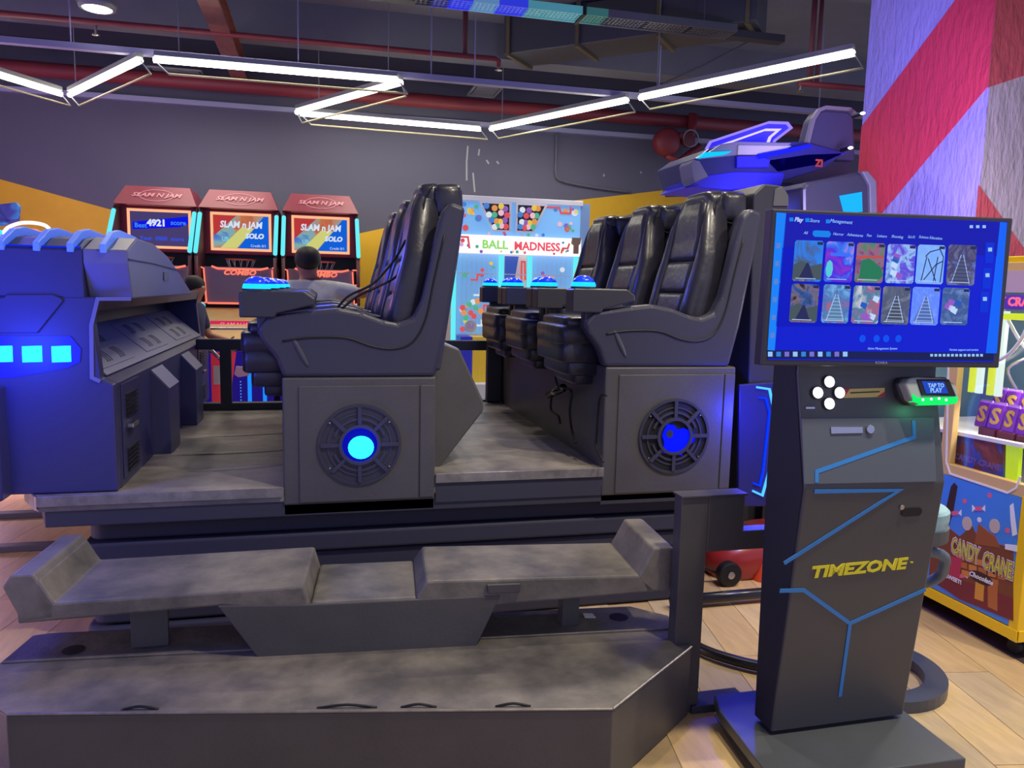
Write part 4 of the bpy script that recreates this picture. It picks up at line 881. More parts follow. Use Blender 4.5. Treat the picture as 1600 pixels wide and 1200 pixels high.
# poster
PFm = faceL(CX0-.004)
PP = pix(PFm, [(1476, 741), (1584, 774), (1584, 974), (1448, 915)])
yb, yt = PP[2][1]+.0, PP[0][1]
bm = B(); prism(bm, PFm, rect(-3.4, -CY0-.045, .14, .69), -.002, .002); PO = obj('poster', bm, M('poster_sky', (70, 135, 215), .4), t)
def po(name, pts_, m, d=.0035, d0=.002): bm = B(); prism(bm, PFm, pix(PFm, pts_), d0, d); return obj(name, bm, m, PO)
br1, br2, br3 = M('print_choc', (122, 66, 36), .5), M('print_gingerbread', (178, 104, 48), .5), M('print_dark', (60, 36, 30), .5)
po('poster_hills', [(1452, 905), (1458, 835), (1480, 822), (1500, 838), (1520, 822), (1530, 842), (1546, 835), (1560, 850), (1584, 856), (1584, 968), (1500, 935)], br1)
po('poster_hill_peak', [(1524, 850), (1530, 818), (1545, 830), (1556, 838), (1564, 856)], M('print_caramel', (150, 84, 42), .5), .0045)
po('poster_tower', [(1478, 800), (1487, 760), (1492, 754), (1497, 760), (1490, 800), (1484, 820)], br3, .0045)
po('poster_floor', [(1451, 902), (1470, 892), (1500, 905), (1584, 935), (1584, 970), (1500, 936)], M('print_maroon', (120, 40, 46), .5), .005)
po('poster_door', [(1545, 905), (1560, 912), (1560, 955), (1545, 948)], br2, .0055); po('poster_door', [(1527, 895), (1540, 900), (1538, 940), (1524, 935)], M('print_amber', (214, 150, 50), .5), .0055)
po('poster_cloth', [(1480, 868), (1505, 872), (1500, 905), (1478, 895)], M('print_rose', (180, 50, 76), .5), .0055)
for k in range(14):
    x, y = 1502+(k % 5)*15+4*(k//5), 870+(k//5)*13+(k % 5)*4.5; po('gingerbread_brick', [(x-6, y-6), (x+6, y-3), (x+6, y+6), (x-6, y+3)], br2 if k % 2 else M('print_biscuit', (200, 128, 62), .5), .0048)
pk = M('print_pink', (226, 96, 130), .5); wt2 = M('print_white', (226, 226, 230), .5)
for x, y in ((1508, 783), (1547, 774), (1575, 829), (1531, 812)): c = pix(PFm, [(x, y)])[0]; bm = B(); prism(bm, PFm, circ(c[0], c[1], .011, 14), .002, .0036); obj('poster_bubble', bm, pk if x != 1531 else wt2, PO)
for x, y in ((1493, 802), (1530, 795), (1503, 935-35)):
    po('poster_sweet', [(x-5, y-3), (x+5, y-4), (x+5, y+3), (x-5, y+3)], pk, .0046); po('poster_wrapper', [(x-10, y-6), (x-5, y), (x-10, y+5)], wt2, .0042); po('poster_wrapper', [(x+10, y-6), (x+5, y), (x+10, y+4)], wt2, .0042)
for x, y in ((1512, 818), (1555, 822)): c = pix(PFm, [(x, y)])[0]; bm = B(); prism(bm, PFm, circ(c[0], c[1], .026, 16, 1.2), .002, .0048); obj('poster_swirl', bm, M('print_cream', (196, 180, 160), .5), PO)
po('poster_wrapper', [(1579, 790), (1584, 786), (1590, 835), (1583, 838), (1580, 812)], wt2, .0042)
po('poster_ribbon', [(1572, 850), (1590, 852), (1590, 862), (1572, 858)], wt2, .0058)
def fit_text(name, s_, fr_, xa, xb, y, size, m, par, t0, bold):
    a_, b_ = pix(fr_, [(xa, y[0])])[0], pix(fr_, [(xb, y[1])])[0]
    o = text(name, s_, fr_, 0, 0, size, m, par, t0, bold=bold, ext=.0003)
    off = ORG[par.name]; us = [((v.co+off)-fr_[0]).dot(fr_[1]) for v in o.data.vertices]; u0, u1 = min(us), max(us)
    k_ = (b_[0]-a_[0])/(u1-u0); cu_ = (a_[0]+b_[0])/2; cv_ = (a_[1]+b_[1])/2
    for v in o.data.vertices:
        w_ = (v.co+off)-fr_[0]; uu = w_.dot(fr_[1]); vv = w_.dot(fr_[2]); nn = w_.dot(fr_[3])
        v.co = wp(fr_, cu_+(uu-(u0+u1)/2)*k_, cv_+vv, nn)-off
for s_, xa, xb, ya, yb2 in (('CANDY', 1489, 1532, 850, 873), ('CRANE', 1538, 1584, 873, 897)):
    fit_text('poster_lettering', s_, PFm, xa-1, xb+1, (ya, yb2), .100, M('print_white', (226, 226, 230), .5), PO, .0060, .008)
    fit_text('poster_lettering', s_, PFm, xa, xb, (ya, yb2), .098, M('print_plum', (130, 40, 60), .5), PO, .0066, .005)
    fit_text('poster_lettering', s_, PFm, xa+1, xb-1, (ya, yb2), .098, M('print_lime', (206, 200, 60), .5), PO, .0074, .0015)
c = pix(PFm, [(1534, 903)])[0]; bm = B(); prism(bm, PFm, circ(c[0], c[1], .062, 20, .42), .004, .0062); obj('poster_plaque', bm, br3, PO)
text('poster_lettering', 'Chocolate', PFm, c[0], c[1], .03, wt2, PO, .0068, shear=.3, bold=.001, ext=.0003)
c = pix(PFm, [(1492, 905)])[0]; text('poster_lettering', 'SWEET!', PFm, c[0], c[1], .026, wt2, PO, .0068, bold=.001, ext=.0003)
# casters
for y in (2.50, 3.3):
    for x in (2.86, 3.44):
        bm = B(); prism(bm, faceL(x), circ(-y, .032, .032, 16), -.012, .012, .003); cs_ = obj('caster', bm, m_blk, t); bm = B(); box(bm, x-.02, x+.02, y-.02, y+.02, .06, .10); obj('caster_fork', bm, m_steel, cs_)
# chocolates
m_pur = M('purple_wrapper', (120, 50, 185), .35, coat=.3); m_gold = M('gold_print', (225, 185, 80), .35, .3); m_choc = M('dark_red_box', (86, 24, 34), .4)
n_ = 0
cols_ = ('first', 'second', 'third', 'fourth', 'fifth', 'sixth')
for r in range(2):
    for k in range(6):
        x = 2.93+.10*r; y = 2.86-.072*k+.02*r; z0 = .875+.045
        tt = thing('chocolate_pack', 'purple chocolate pack with gold letter, %s from left in the %s row' % (cols_[k], ('front', 'back')[r]), 'chocolate', (x, y, z0+.055*r), group='purple chocolate packs')
        fp = FR((0, 0, 0), (.12*math.sin(k*2), -1, 0), (.18, 0, 1))
        bm = B(); prism(bm, fp, rect(-.032, .032, 0, .115), -.02, 0, .004); obj('wrapper', bm, m_pur, tt, local=True)
        bm = B(); prism(bm, fp, [(-.035, .11), (.035, .11), (.03, .125), (-.03, .125)], -.013, -.007); prism(bm, fp, [(-.035, -.004), (.035, -.004), (.03, .006), (-.03, .006)], -.013, -.007); obj('crimp', bm, M('silver_violet', (190, 160, 220), .3, .4), tt, local=True)
        text('letter', 'S', fp, 0, .055, .10, m_gold, tt, .0015, bold=.003, local=True)
for k in range(4):
    x = 2.915; y = 2.85-.10*k; bm = B(); box(bm, x-.0, x+.24, y-.088, y, .875, .92, .003); o = obj('chocolate_carton', bm, m_choc); tag(o, 'flat dark red carton under the chocolate packs, %s from the left' % cols_[k], 'box', 'dark red cartons on the shelf')
ma, mb = at(1449, 951, top(0)), at(1604, 1040, top(0))
bm = B(); prism(bm, top(0), [(ma.x, ma.y), (mb.x, mb.y), (3.6, mb.y-.02), (3.6, 3.6), (2.75, 3.6)], .0005, .004); o = obj('floor_mat', bm, M('brown_mat', (60, 48, 44), .8)); tag(o, 'dark brown floor mat under the yellow claw machine', 'mat')
bm = B(); tube(bm, [at(*v, top(.015)) for v in ((1440, 928), (1465, 935), (1490, 937), (1520, 940))], .012, 6, 4); o = obj('power_cable', bm, m_blk, smooth=True); tag(o, 'black power cable on the floor left of the claw machine', 'cable')

# ------------------------------------------------------------------ SPACESHIP RIDE, RIDE SEAT, RED RIDE
t = thing('spaceship_ride', 'white and blue model spaceship with glowing fins above the right row', 'arcade ride', (2.9, 4.4, 0))
F = front(4.35); m_sh = M('ship_grey', (140, 140, 150), .35); m_sb = M('ship_blue', (48, 44, 190), .35, emit=(20, 15, 150), es=.35); m_sd = M('ship_dark_blue', (40, 40, 110), .4)
def shp(name, pts_, m, d0, d1, bev=.006, par=None, fr_=F, **k): bm = B(); prism(bm, fr_, pix(fr_, pts_), d0, d1, bev); return obj(name, bm, m, par or t, **k)
shp('hull', [(1086, 248), (1108, 232), (1150, 222), (1260, 222), (1320, 238), (1290, 262), (1200, 290), (1100, 293), (1092, 268)], m_sd, -.55, 0)
shp('hull_top', [(1108, 236), (1125, 226), (1150, 222), (1234, 224), (1225, 236), (1176, 243), (1150, 243), (1090, 250)], m_sh, -.50, .02)
shp('white_flank', [(1149, 228), (1233, 229), (1222, 236), (1178, 243), (1148, 243)], M('ship_white', (205, 200, 190), .35), .0, .035)
shp('blue_flank', [(1148, 245), (1180, 244), (1200, 250), (1197, 263), (1148, 263)], m_sb, .0, .03)
shp('nose_plate', [(1072, 258), (1076, 252), (1086, 254), (1100, 278), (1098, 283), (1080, 290), (1076, 280)], m_sh, -.1, .06)
shp('nose_glow', [(1078, 288), (1100, 278), (1102, 284), (1086, 292)], m_sb, .0, .07, 0)
shp('belly', [(1096, 275), (1150, 268), (1225, 270), (1220, 290), (1140, 297), (1080, 292)], m_sb, -.45, .01)
shp('eye_lamp', [(1088, 248), (1096, 240), (1138, 238), (1128, 243), (1100, 247)], E_('ship_cyan', (10, 190, 255), 1.2), .0, .05, 0, label='glowing cyan front lamp')
shp('side_light', [(1178, 243), (1259, 227), (1258, 233), (1180, 250)], E_('ship_blue_led', (20, 30, 255), 1.3), .03, .06, .002, label='blue light strip')
fin = shp('wing', [(1124, 226), (1131, 214), (1224, 183), (1254, 184), (1260, 192), (1234, 212), (1228, 226)], M('fin_blue', (60, 54, 210), .3, emit=(35, 28, 205), es=.6), -.20, -.17, .004)
bm = B(); line2(F, bm, pix(F, [(1124, 226), (1131, 214), (1224, 183), (1254, 184), (1260, 192), (1234, 212), (1228, 226)]), .014, -.17, -.155); obj('edge_light', bm, E_('fin_edge', (150, 130, 255), 1.1), fin)
bm = B(); line2(F, bm, pix(F, [(1136, 224), (1218, 195), (1240, 195), (1226, 207), (1219, 226)]), .012, -.17, -.150); obj('inner_light', bm, E_('fin_white', (215, 200, 255), 1.2), fin)
shp('tail_box', [(1196, 262), (1290, 240), (1345, 232), (1345, 300), (1200, 300)], m_lam2, -.6, -.1)
shp('tail_wing', [(1195, 250), (1262, 240), (1325, 238), (1280, 258), (1215, 270)], m_sb, -.1, .0)
shp('seat_shield', [(1262, 245), (1278, 183), (1286, 171), (1295, 167), (1335, 170), (1343, 178), (1346, 250)], M('shield_grey', (62, 62, 84), .45), -.16, -.05, .02)
bm = B(); line2(F, bm, pix(F, [(1263, 240), (1277, 184), (1286, 170), (1296, 166), (1334, 169), (1342, 176)]), .022, -.06, -.03); obj('shield_rim', bm, M('rim_grey', (120, 115, 110), .4), t)
shp('pylon', [(1230, 280), (1340, 240), (1345, 420), (1232, 420)], m_lam2, -.6, -.2)
bm = B(); box(bm, 2.7, 3.45, 4.4, 4.95, 0, 2.2, .02); obj('pedestal', bm, m_lam2, t)
c = pix(F, [(1278, 256)])[0]; text('sticker_letter', 'ZI', F, c[0], c[1], .06, M('orange_red_sticker', (210, 80, 50), .5), t, .012, bold=.003)
for v in ((1348, 177), (1329, 231)):
    p = at(*v, front(4.2)); tt = thing('spot_lamp', 'small bright white spot beside the %s of the spaceship shield' % ('top' if v[1] < 200 else 'foot'), 'light', p)
    bm = B(); sell(bm, p, (1, 0, .1), (0, 1, 0), (0, 0, 1), .018, .01, .009, 1); obj('bulb', bm, m_white, tt, smooth=True); bm = B(); tube(bm, [p+V((0, .005, 0)), p+V((0, .09, 0))], .012, 8); obj('socket', bm, m_blk, tt)
t = thing('ride_unit', 'black high back ride unit with cyan screen behind the monitor', 'arcade ride', (2.9, 3.95, 0)); F = front(3.85); shp.__defaults__ = (.006, None, F)
shp('shell', [(1256, 480), (1254, 292), (1262, 284), (1340, 268), (1352, 270), (1364, 284), (1368, 330), (1370, 480)], M('ride_shell_black', (38, 38, 50), .4), -.35, 0, .02)
shp('rim', [(1343, 268), (1353, 268), (1366, 284), (1371, 480), (1360, 480), (1355, 290)], M('rim_grey2', (84, 84, 92), .5), -.3, .02, .006)
shp('screen', [(1311, 306), (1345, 300), (1346, 331), (1318, 333)], E_('ride_cyan', (10, 165, 255), 1.3), .0, .01, .001, label='glowing cyan screen')
bm = B(); box(bm, 2.70, 3.10, 3.9, 4.2, 0, 1.6); obj('pedestal', bm, m_lam2, t)
t = thing('kiddie_ride', 'red bulging ride body with a black wheel behind the frame', 'arcade ride', (2.3, 3.75, 0))
m_rr = M('ride_red', (156, 42, 38), .35, coat=.3)
p = at(1178, 866, front(3.55)); bm = B(); sell(bm, (p.x, 3.62, p.z), (1, 0, .25), (0, 1, 0), (-.25, 0, 1), .27, .18, .13, .75); obj('body', bm, m_rr, t, smooth=True)
bm = B(); sell(bm, (p.x+.05, 3.5, p.z-.07), (.25, 0, 1), (0, 1, 0), (1, 0, -.25), .14, .10, .09, .8); obj('fender', bm, M('ride_orange', (226, 84, 44), .35), t, smooth=True)
wx = at(1142, 905, front(3.40)).x
for cx in (wx, wx+.40):
    bm = B(); prism(bm, front(3.40), circ(cx, .065, .065, 24), -.05, 0, .012); wl = obj('wheel', bm, m_blk, t); bm = B(); prism(bm, front(3.40), circ(cx, .065, .02, 16), 0, .006, .002); obj('hub', bm, m_steel, wl)
bm = B(); tube(bm, [at(*v, front(3.46)) for v in ((1098, 885), (1120, 895), (1140, 903))], .008, 6, 4); tube(bm, [at(*v, front(3.7)) for v in ((1098, 893), (1120, 896), (1140, 900))], .008, 6, 4); tube(bm, [at(*v, front(3.7)) for v in ((1130, 842), (1132, 880), (1140, 900))], .008, 6, 4); obj('cable', bm, m_blk, t, smooth=True)

# ------------------------------------------------------------------ SLAM DUNK CABINETS
m_mar = M('maroon_cabinet', (126, 42, 62), .45); m_mar2 = M('dark_maroon', (70, 30, 46), .5); m_gls = M('smoke_panel', (140, 120, 138), .3)
m_neoc = E_('aqua_tube', (95, 225, 235), 1.15); m_wd = M('lane_wood', (214, 176, 120), .4, noise=.08, nsc=6)
MY = 9.2
def slam(label, x, kind):
    t = thing('basketball_cabinet', label, 'arcade cabinet', (x, MY, 0), group='basketball arcade cabinets'); F = front(0)
    def pr(name, pts_, y0, y1, m, bev=0, par=t, **k): bm = B(); prism(bm, F, pts_, -y1, -y0, bev); return obj(name, bm, m, par, local=True, **k)
    pr('back_body', rect(-.40, .40, .05, 2.28), .1, .9, m_mar2)
    bm = B(); v = [(-.32, -.05, 2.50), (.32, -.05, 2.50), (.41, -.25, 2.29), (-.41, -.25, 2.29), (-.32, .5, 2.50), (.32, .5, 2.50), (.41, .7, 2.29), (-.41, .7, 2.29)]
    vs = [bm.verts.new(q) for q in v]
    for f_ in ((0, 1, 2, 3), (4, 5, 1, 0), (5, 6, 2, 1), (4, 0, 3, 7), (7, 6, 5, 4), (3, 2, 6, 7)): bm.faces.new([vs[i] for i in f_])
    can = obj('canopy', bm, m_mar, t, local=True)
    fc = FR((0, -.15, 2.395), (1, 0, 0), (0, .2, .21)); ml = M('dull_pink_print', (196, 130, 140), .5)
    text('canopy_lettering', 'SLAM N JAM', fc, 0, 0, .085, ml, t, .006, bold=.002, shear=.3, sx=1.05, local=True)
    bm = B(); pts_ = [(0+.17*math.cos(a*.314), .09*math.sin(a*.314)) for a in range(21)]; line2(fc, bm, pts_, .008, .001, .004); obj('canopy_ring', bm, ml, t, local=True)
    pr('screen_surround', rect(-.40, .40, 1.80, 2.29), -.02, .12, m_mar, .01)
    for s in (-1, 1):
        bm = B(); prism(bm, faceR(0), [(.9, .3), (.9, 2.28), (-.2, 2.28), (-.25, 2.2), (-.62, 1.78), (-.62, 1.1), (-1.1, .95), (-1.1, .3)], s*.398-.012, s*.398+.012); obj('side_panel', bm, m_mar2, t, local=True)
        bm = B(); tube(bm, [(s*.392, -.28, 2.22), (s*.392, -.66, 1.80)], .022, 8); obj('side_tube_light', bm, m_neoc, t, local=True, smooth=True, label='aqua tube light')
        bm = B(); tube(bm, [(s*.39, -.64, 1.76), (s*.39, -.66, 1.5), (s*.39, -.66, 1.3)], .018, 8); obj('cable_duct', bm, m_redd, t, local=True, smooth=True)
    sc = None
    bm = B()
    for r in (rect(-.32, .32, 2.235, 2.262), rect(-.32, .32, 1.845, 1.872), rect(-.32, -.295, 1.87, 2.24), rect(.295, .32, 1.87, 2.24)): prism(bm, F, r, .02, .045)
    obj('neon_frame', bm, m_ora2, t, local=True, label='peach neon screen frame')
    base = {'score': E_('screen_dim', (70, 60, 110)), 'title': pic('title_screen', [(160, 60, 60), (190, 110, 60), (120, 170, 170), (40, 90, 200)], 2.2)}[kind]
    s_ = pr('screen', rect(-.295, .295, 1.872, 2.235), -.028, -.022, base)
    yy = .030
    def tx(s, u, v, z, m, **k): text('screen_text', s, F, u, v, z, m, t, yy+.006, local=True, ext=.001, **k)
    if kind == 'score':
        bm = B(); prism(bm, F, [(-.27, 2.04), (-.27, 2.12), (.29, 2.20), (.29, 2.12), (.2, 2.08)], yy, yy+.004); obj('score_banner', bm, E_('banner_blue', (10, 20, 225)), t, local=True)
        tx('Best', -.19, 2.085, .07, E_('txt_blue', (60, 130, 240)), bold=.002); tx('4921', -.03, 2.115, .095, E_('txt_white', (215, 225, 245)), bold=.005); tx('score', .19, 2.125, .07, MC['txt_blue'], bold=.002)
        tx('Your  0000  score', .02, 1.95, .06, E_('txt_dim', (50, 80, 220)), bold=.002)
    else:
        bm = B(); prism(bm, F, [(-.22, 1.875), (-.05, 1.875), (.14, 2.10), (.0, 2.10)], yy, yy+.003); obj('screen_band', bm, E_('band_yellow', (205, 205, 120)), t, local=True)
        bm = B(); prism(bm, F, [(-.04, 1.875), (.29, 1.875), (.29, 2.23), (.24, 2.23)], yy, yy+.0028); obj('screen_band', bm, E_('band_blue', (15, 95, 215)), t, local=True)
        bm = B(); prism(bm, F, [(-.29, 2.0), (-.29, 2.23), (-.05, 2.23)], yy, yy+.0028); obj('screen_band', bm, E_('band_red', (185, 55, 55)), t, local=True)
        tx('SLAM n JAM', .0, 2.13, .098, E_('txt_white', (215, 225, 245)), bold=.0035, shear=.12, sx=.88); tx('SOLO', .14, 2.01, .075, MC['txt_white'], bold=.004, shear=.15); tx('U5', -.17, 1.97, .06, E_('txt_ice', (130, 200, 225)), bold=.002)
        tx('Credit 0/1', .18, 1.905, .04, MC['txt_white'])
    # hoop zone
    pr('hoop_board', rect(-.40, .40, 1.58, 1.80), .0, .1, m_blk)
    bm = B(); ring(bm, top(1.74), 0, -.16, .15, .162, 0, .012, 28); obj('hoop', bm, M('hoop_red', (220, 90, 80), .4), t, local=True)
    bm = B()
    for k in range(12):
        a = k*math.pi/6; tube(bm, [(.15*math.cos(a), -.16+.15*math.sin(a), 1.74), (.09*math.cos(a+.3), -.16+.09*math.sin(a+.3), 1.58)], .004, 4)
    obj('net', bm, M('net_pale', (190, 180, 190), .6), t, local=True, kind='stuff')
    # combo cage
    pr('cage_panel', rect(-.36, .36, 1.26, 1.66), -.33, -.32, m_gls)
    for r in ([(-.28, 1.665), (-.22, 1.64), (.22, 1.64), (.30, 1.66)], [(-.33, 1.27), (.33, 1.27)]):
        bm = B(); line2(F, bm, r, .02, .335, .35); obj('neon_line', bm, m_orange, t, local=True)
    text('neon_lettering', 'COMBO', F, 0, 1.60, .075, m_orange, t, .34, bold=.003, shear=.3, sx=1.2, local=True)
    mo = E_('yellow_neon', (250, 225, 40), 1.1) if kind == 'score' else m_orange
    for s in (-1, 1):
        mm = mo if s > 0 else m_orange
        bm = B(); line2(F, bm, [(s*.405, 1.66), (s*.36, 1.64), (s*.34, 1.28), (s*.405, 1.26), (s*.405, 1.66)] if s < 0 else [(.34, 1.66), (.39, 1.66), (.405, 1.30), (.36, 1.27), (.34, 1.64)], .014, .34, .355); line2(F, bm, [(s*.40, 1.5), (s*.35, 1.49)], .012, .34, .355); obj('neon_side_frame', bm, mm, t, local=True)
        bm = B(); box(bm, s*.395-.02, s*.395+.02, -.40, -.36, 1.16, 1.28); obj('post_lamp', bm, m_neoc, t, local=True)
        bm = B(); tube(bm, [(s*.36, -.5, 1.25), (s*.34, -.7, 1.08), (s*.38, -.85, .98)], .03, 8); obj('ball_guide_light', bm, m_neoc, t, local=True, smooth=True)
    # lane and front
    fw = FR((0, -.30, 1.24), (1, 0, 0), (0, -1.05, -.32))
    bm = B(); prism(bm, FR((0, -.30, 1.20), (1, 0, 0), (0, -1.05, -.34)), rect(-.39, .39, 0, 1.1), -.02, .0); obj('ball_lane', bm, m_wd, t, local=True)
    pr('lane_sign', rect(-.25, .25, 1.02, 1.10), -.78, -.77, E_('crimson_sign', (215, 40, 90), .9)); text('sign_lettering', 'SLAM N JAM', F, 0, 1.06, .06, E_('txt_pink', (255, 160, 170)), t, .785, local=True, shear=.3)
    bm = B(); tube(bm, [(-.38, -1.35, 1.05), (.22, -1.35, 1.05), (.34, -1.35, 1.0), (.38, -1.35, .85)], .014, 8, 4); obj('grab_rail', bm, m_steel, t, local=True, smooth=True)
    pr('front_panel', rect(-.40, .40, .08, .84), -1.40, -1.36, E_('deep_violet_front', (30, 18, 120), .9), .01)
    pr('red_panel', [(-.17, .12), (-.17, .83), (.06, .83), (-.04, .12)], -1.415, -1.40, M('red_panel', (214, 60, 80), .4, emit=(190, 40, 60), es=.35)); pr('white_card', rect(-.15, -.04, .52, .70), -1.422, -1.415, m_wt)
    for u in (0.16, .30): pr('blue_tube_light', rect(u, u+.035, .1, .83), -1.425, -1.41, E_('azure_tube', (20, 130, 255), 1.2))
    pr('front_card_reader', [(.04, .62), (.06, .70), (.16, .69), (.18, .61), (.08, .59)], -1.46, -1.41, M('reader_white', (200, 170, 200), .4), .006)
    bm = B()
    for k in range(14): prism(bm, F, rect(.09, .10, .15+.03*k, .16+.03*k), 1.41, 1.42)
    obj('sparkle_leds', bm, E_('spark_blue', (60, 150, 255), 1.2), t, local=True, kind='stuff')
    return t
slam('maroon basketball cabinet showing the best score, left of three', -1.70, 'score')
slam('maroon basketball cabinet with title screen, middle of three', -.86, 'title')
slam('maroon basketball cabinet with the man in front, right of three', 0.0, 'title')
bm = B(); tube(bm, [(-2.1, 7.68, .88), (-1.15, 7.68, .88), (-1.0, 7.68, .85), (-.92, 7.68, .76), (-.9, 7.68, 0)], .02, 8); bpy.data.meshes  # guard rail near the cabinets
o = obj('guard_rail', bm, m_steel, smooth=True); tag(o, 'bent steel guard rail in front of the left basketball cabinet', 'rail')

# ------------------------------------------------------------------ BALL GAME
t = BG = thing('ball_game', 'large lit ball drop game with coloured dots behind the seats', 'arcade cabinet', (2.3, 9.3, 0))
F = front(9.0); X0, X1 = 1.50, 3.05
def bg(name, pts_, m, d0, d1, bev=0, par=None, **k): bm = B(); prism(bm, F, pts_, d0, d1, bev); return obj(name, bm, m, par or t, **k)
m_bgb = M('ball_game_panel_blue', (120, 175, 220), .4, emit=(105, 160, 212), es=.7); m_bgf = M('ball_game_frame', (205, 205, 215), .4, emit=(150, 150, 165), es=.3)
bg('body', rect(X0, X1+.12, 0, 2.53), m_bgf, -.8, -.06)
bg('top_panel', rect(X0, X1, 2.12, 2.53), m_bgb, -.06, .0)
bg('top_cap', rect(X0-.02, X1+.02, 2.50, 2.56), m_bgf, -.1, .03, .005)
bg('corner_panel', rect(X1, X1+.12, 1.3, 2.53), M('corner_pale', (120, 150, 190), .4, emit=(80, 110, 160), es=.4), -.06, -.0)
m_sign = E_('lit_white_sign', (250, 250, 252), 1.15)
SG = bg('name_sign', rect(X0-.05, X1, 1.90, 2.11), m_sign, 0, .06)
text('sign_lettering', 'BALL', F, 1.985, 2.0, .135, E_('lime_letter', (150, 220, 110)), t, .064, bold=.004, sx=1.05)
text('sign_lettering', 'MADNESS', F, 2.50, 1.995, .135, E_('rose_letter', (240, 80, 100)), t, .064, bold=.004, sx=.96)
sh = [E_(n, c, .9) for n, c in (('dot_red', (225, 90, 95)), ('dot_yellow', (235, 205, 85)), ('dot_green', (85, 185, 145)), ('dot_blue', (75, 135, 215)), ('dot_violet', (150, 100, 190)), ('dot_pink', (245, 195, 215)), ('dot_orange', (235, 155, 90)), ('dot_white', (225, 235, 245)))]
# ball hoppers
rnd0 = random.Random(5)
for s, xx in ((-1, 2.17), (1, 2.25)):
    hp = [(xx, 2.17), (xx, 2.49), (xx+s*.36, 2.49), (xx+s*.20, 2.17)]
    h = bg('ball_hopper', hp, m_plas, .0, .012)
    bm = B(); line2(F, bm, hp+[hp[0]], .022, .01, .03); obj('hopper_frame', bm, m_bgf, h)
    for k in range(16):
        r_, c_ = divmod(k, 4); v = 2.21+.075*r_; wd = .18+.12*(v-2.17)/.3; u = xx+s*(.03+wd*(c_+.4+rnd0.uniform(-.25, .25))/4); v += rnd0.uniform(-.015, .02)
        bm = B(); sell(bm, wp(F, u, v, .03), (1, 0, 0), (0, 1, 0), (0, 0, 1), .036, .02, .036, 1, 10, 6); obj('ball', bm, sh[(k*5+(s > 0)*3) % 8], h, smooth=True)
rnd = random.Random(3)
bm_by = {}
def dots(n, x0, x1, z0, z1, r0, r1, t0, par, m_off=0):
    for k in range(n):
        u, v, r = rnd.uniform(x0, x1), rnd.uniform(z0, z1), rnd.uniform(r0, r1); bm = B(); prism(bm, F, circ(u, v, r, 12), t0, t0+.006); obj('printed_dot', bm, sh[(k+m_off) % 8], par)
def pipe2(pp, m, par, t0): bm = B(); line2(F, bm, pp, .022, t0, t0+.007); obj('printed_pipe', bm, m, par)
dots(12, X0+.05, 1.85, 2.18, 2.46, .015, .04, 0, t); dots(12, 2.66, X1-.05, 2.18, 2.46, .015, .04, 0, t, 2); dots(8, 1.9, 2.6, 2.125, 2.16, .01, .02, 0, t)
dots(9, X0, X1-.2, 1.91, 1.94, .01, .02, .06, t); dots(7, 1.5, 1.78, 1.94, 2.08, .012, .03, .06, t); dots(5, 2.78, 2.9, 1.94, 2.08, .01, .02, .06, t)
pipe2([(2.62, 2.47), (2.78, 2.47), (2.80, 2.41), (2.92, 2.41), (2.92, 2.49)], sh[0], t, 0)
pipe2([(2.80, 1.93), (2.82, 1.99), (2.88, 1.99), (2.90, 2.05)], sh[0], SG, .06); pipe2([(1.56, 2.08), (1.66, 2.08), (1.68, 1.95)], sh[0], SG, .06)
bg('speaker_cup', [(2.93, 2.12), (3.04, 2.12), (3.03, 2.05), (3.01, 2.03), (3.01, 1.93), (2.95, 1.93), (2.95, 2.03), (2.92, 2.05)], M('cup_brown', (150, 120, 100), .5), .06, .09)
# three play bays
bays = [(1.53, 2.05), (2.11, 2.40), (2.46, 2.98)]
for i, (a, b_) in enumerate(bays):
    bx_ = bg('play_bay', rect(a, b_, .95, 1.89), m_bgb if i != 1 else M('bay_cream', (215, 200, 195), .5, emit=(190, 170, 165), es=.45), -.06, -.045)
    if i == 1:
        for pp, mm in (([(2.30, 1.55), (2.34, 1.60), (2.34, 1.82), (2.38, 1.82), (2.39, 1.6)], sh[0]), ([(2.15, 1.36), (2.28, 1.36), (2.34, 1.42), (2.34, 1.5)], sh[6]), ([(2.38, 1.28), (2.30, 1.26), (2.30, 1.12), (2.38, 1.10)], sh[0])): pipe2(pp, mm, bx_, -.045)
        bg('blue_figure', [(2.13, 1.88), (2.13, 1.5), (2.2, 1.48), (2.26, 1.62), (2.3, 1.88)], M('figure_blue', (60, 90, 170), .5, emit=(50, 80, 160), es=.6), -.045, -.038, par=bx_)
        dots(6, 2.13, 2.38, 1.05, 1.5, .015, .03, -.045, bx_)
    else:
        dots(11, a+.03, b_-.03, 1.0, 1.8, .012, .035, -.045, bx_, i)
        for k in range(4): u = rnd.uniform(a+.05, b_-.2); v = 1.05+.18*k; pipe2([(u, v), (u+.08, v), (u+.08, v+.06), (u+.16, v+.06)], sh[0] if k % 2 else sh[7], bx_, -.045)
        bm = B()
        for k in range(9): u = a+.02+(b_-a-.04)*k/8; prism(bm, F, rect(u-.003, u+.003, .96, 1.88), -.045, -.04)
        obj('corrugation', bm, m_bgf, bx_, kind='stuff')
    bm = B(); prism(bm, F, rect(a, b_, 1.66, 1.67), -.02, -.015); obj('glass_edge', bm, m_bgf, bx_)
for x in (1.51, 2.08, 2.43, 3.01):
    bg('aqua_light_strip', rect(x-.024, x+.024, .80 if x < 1.6 else 1.0, 1.89 if x < 3 else 2.05), m_neoc, -.03, .03)
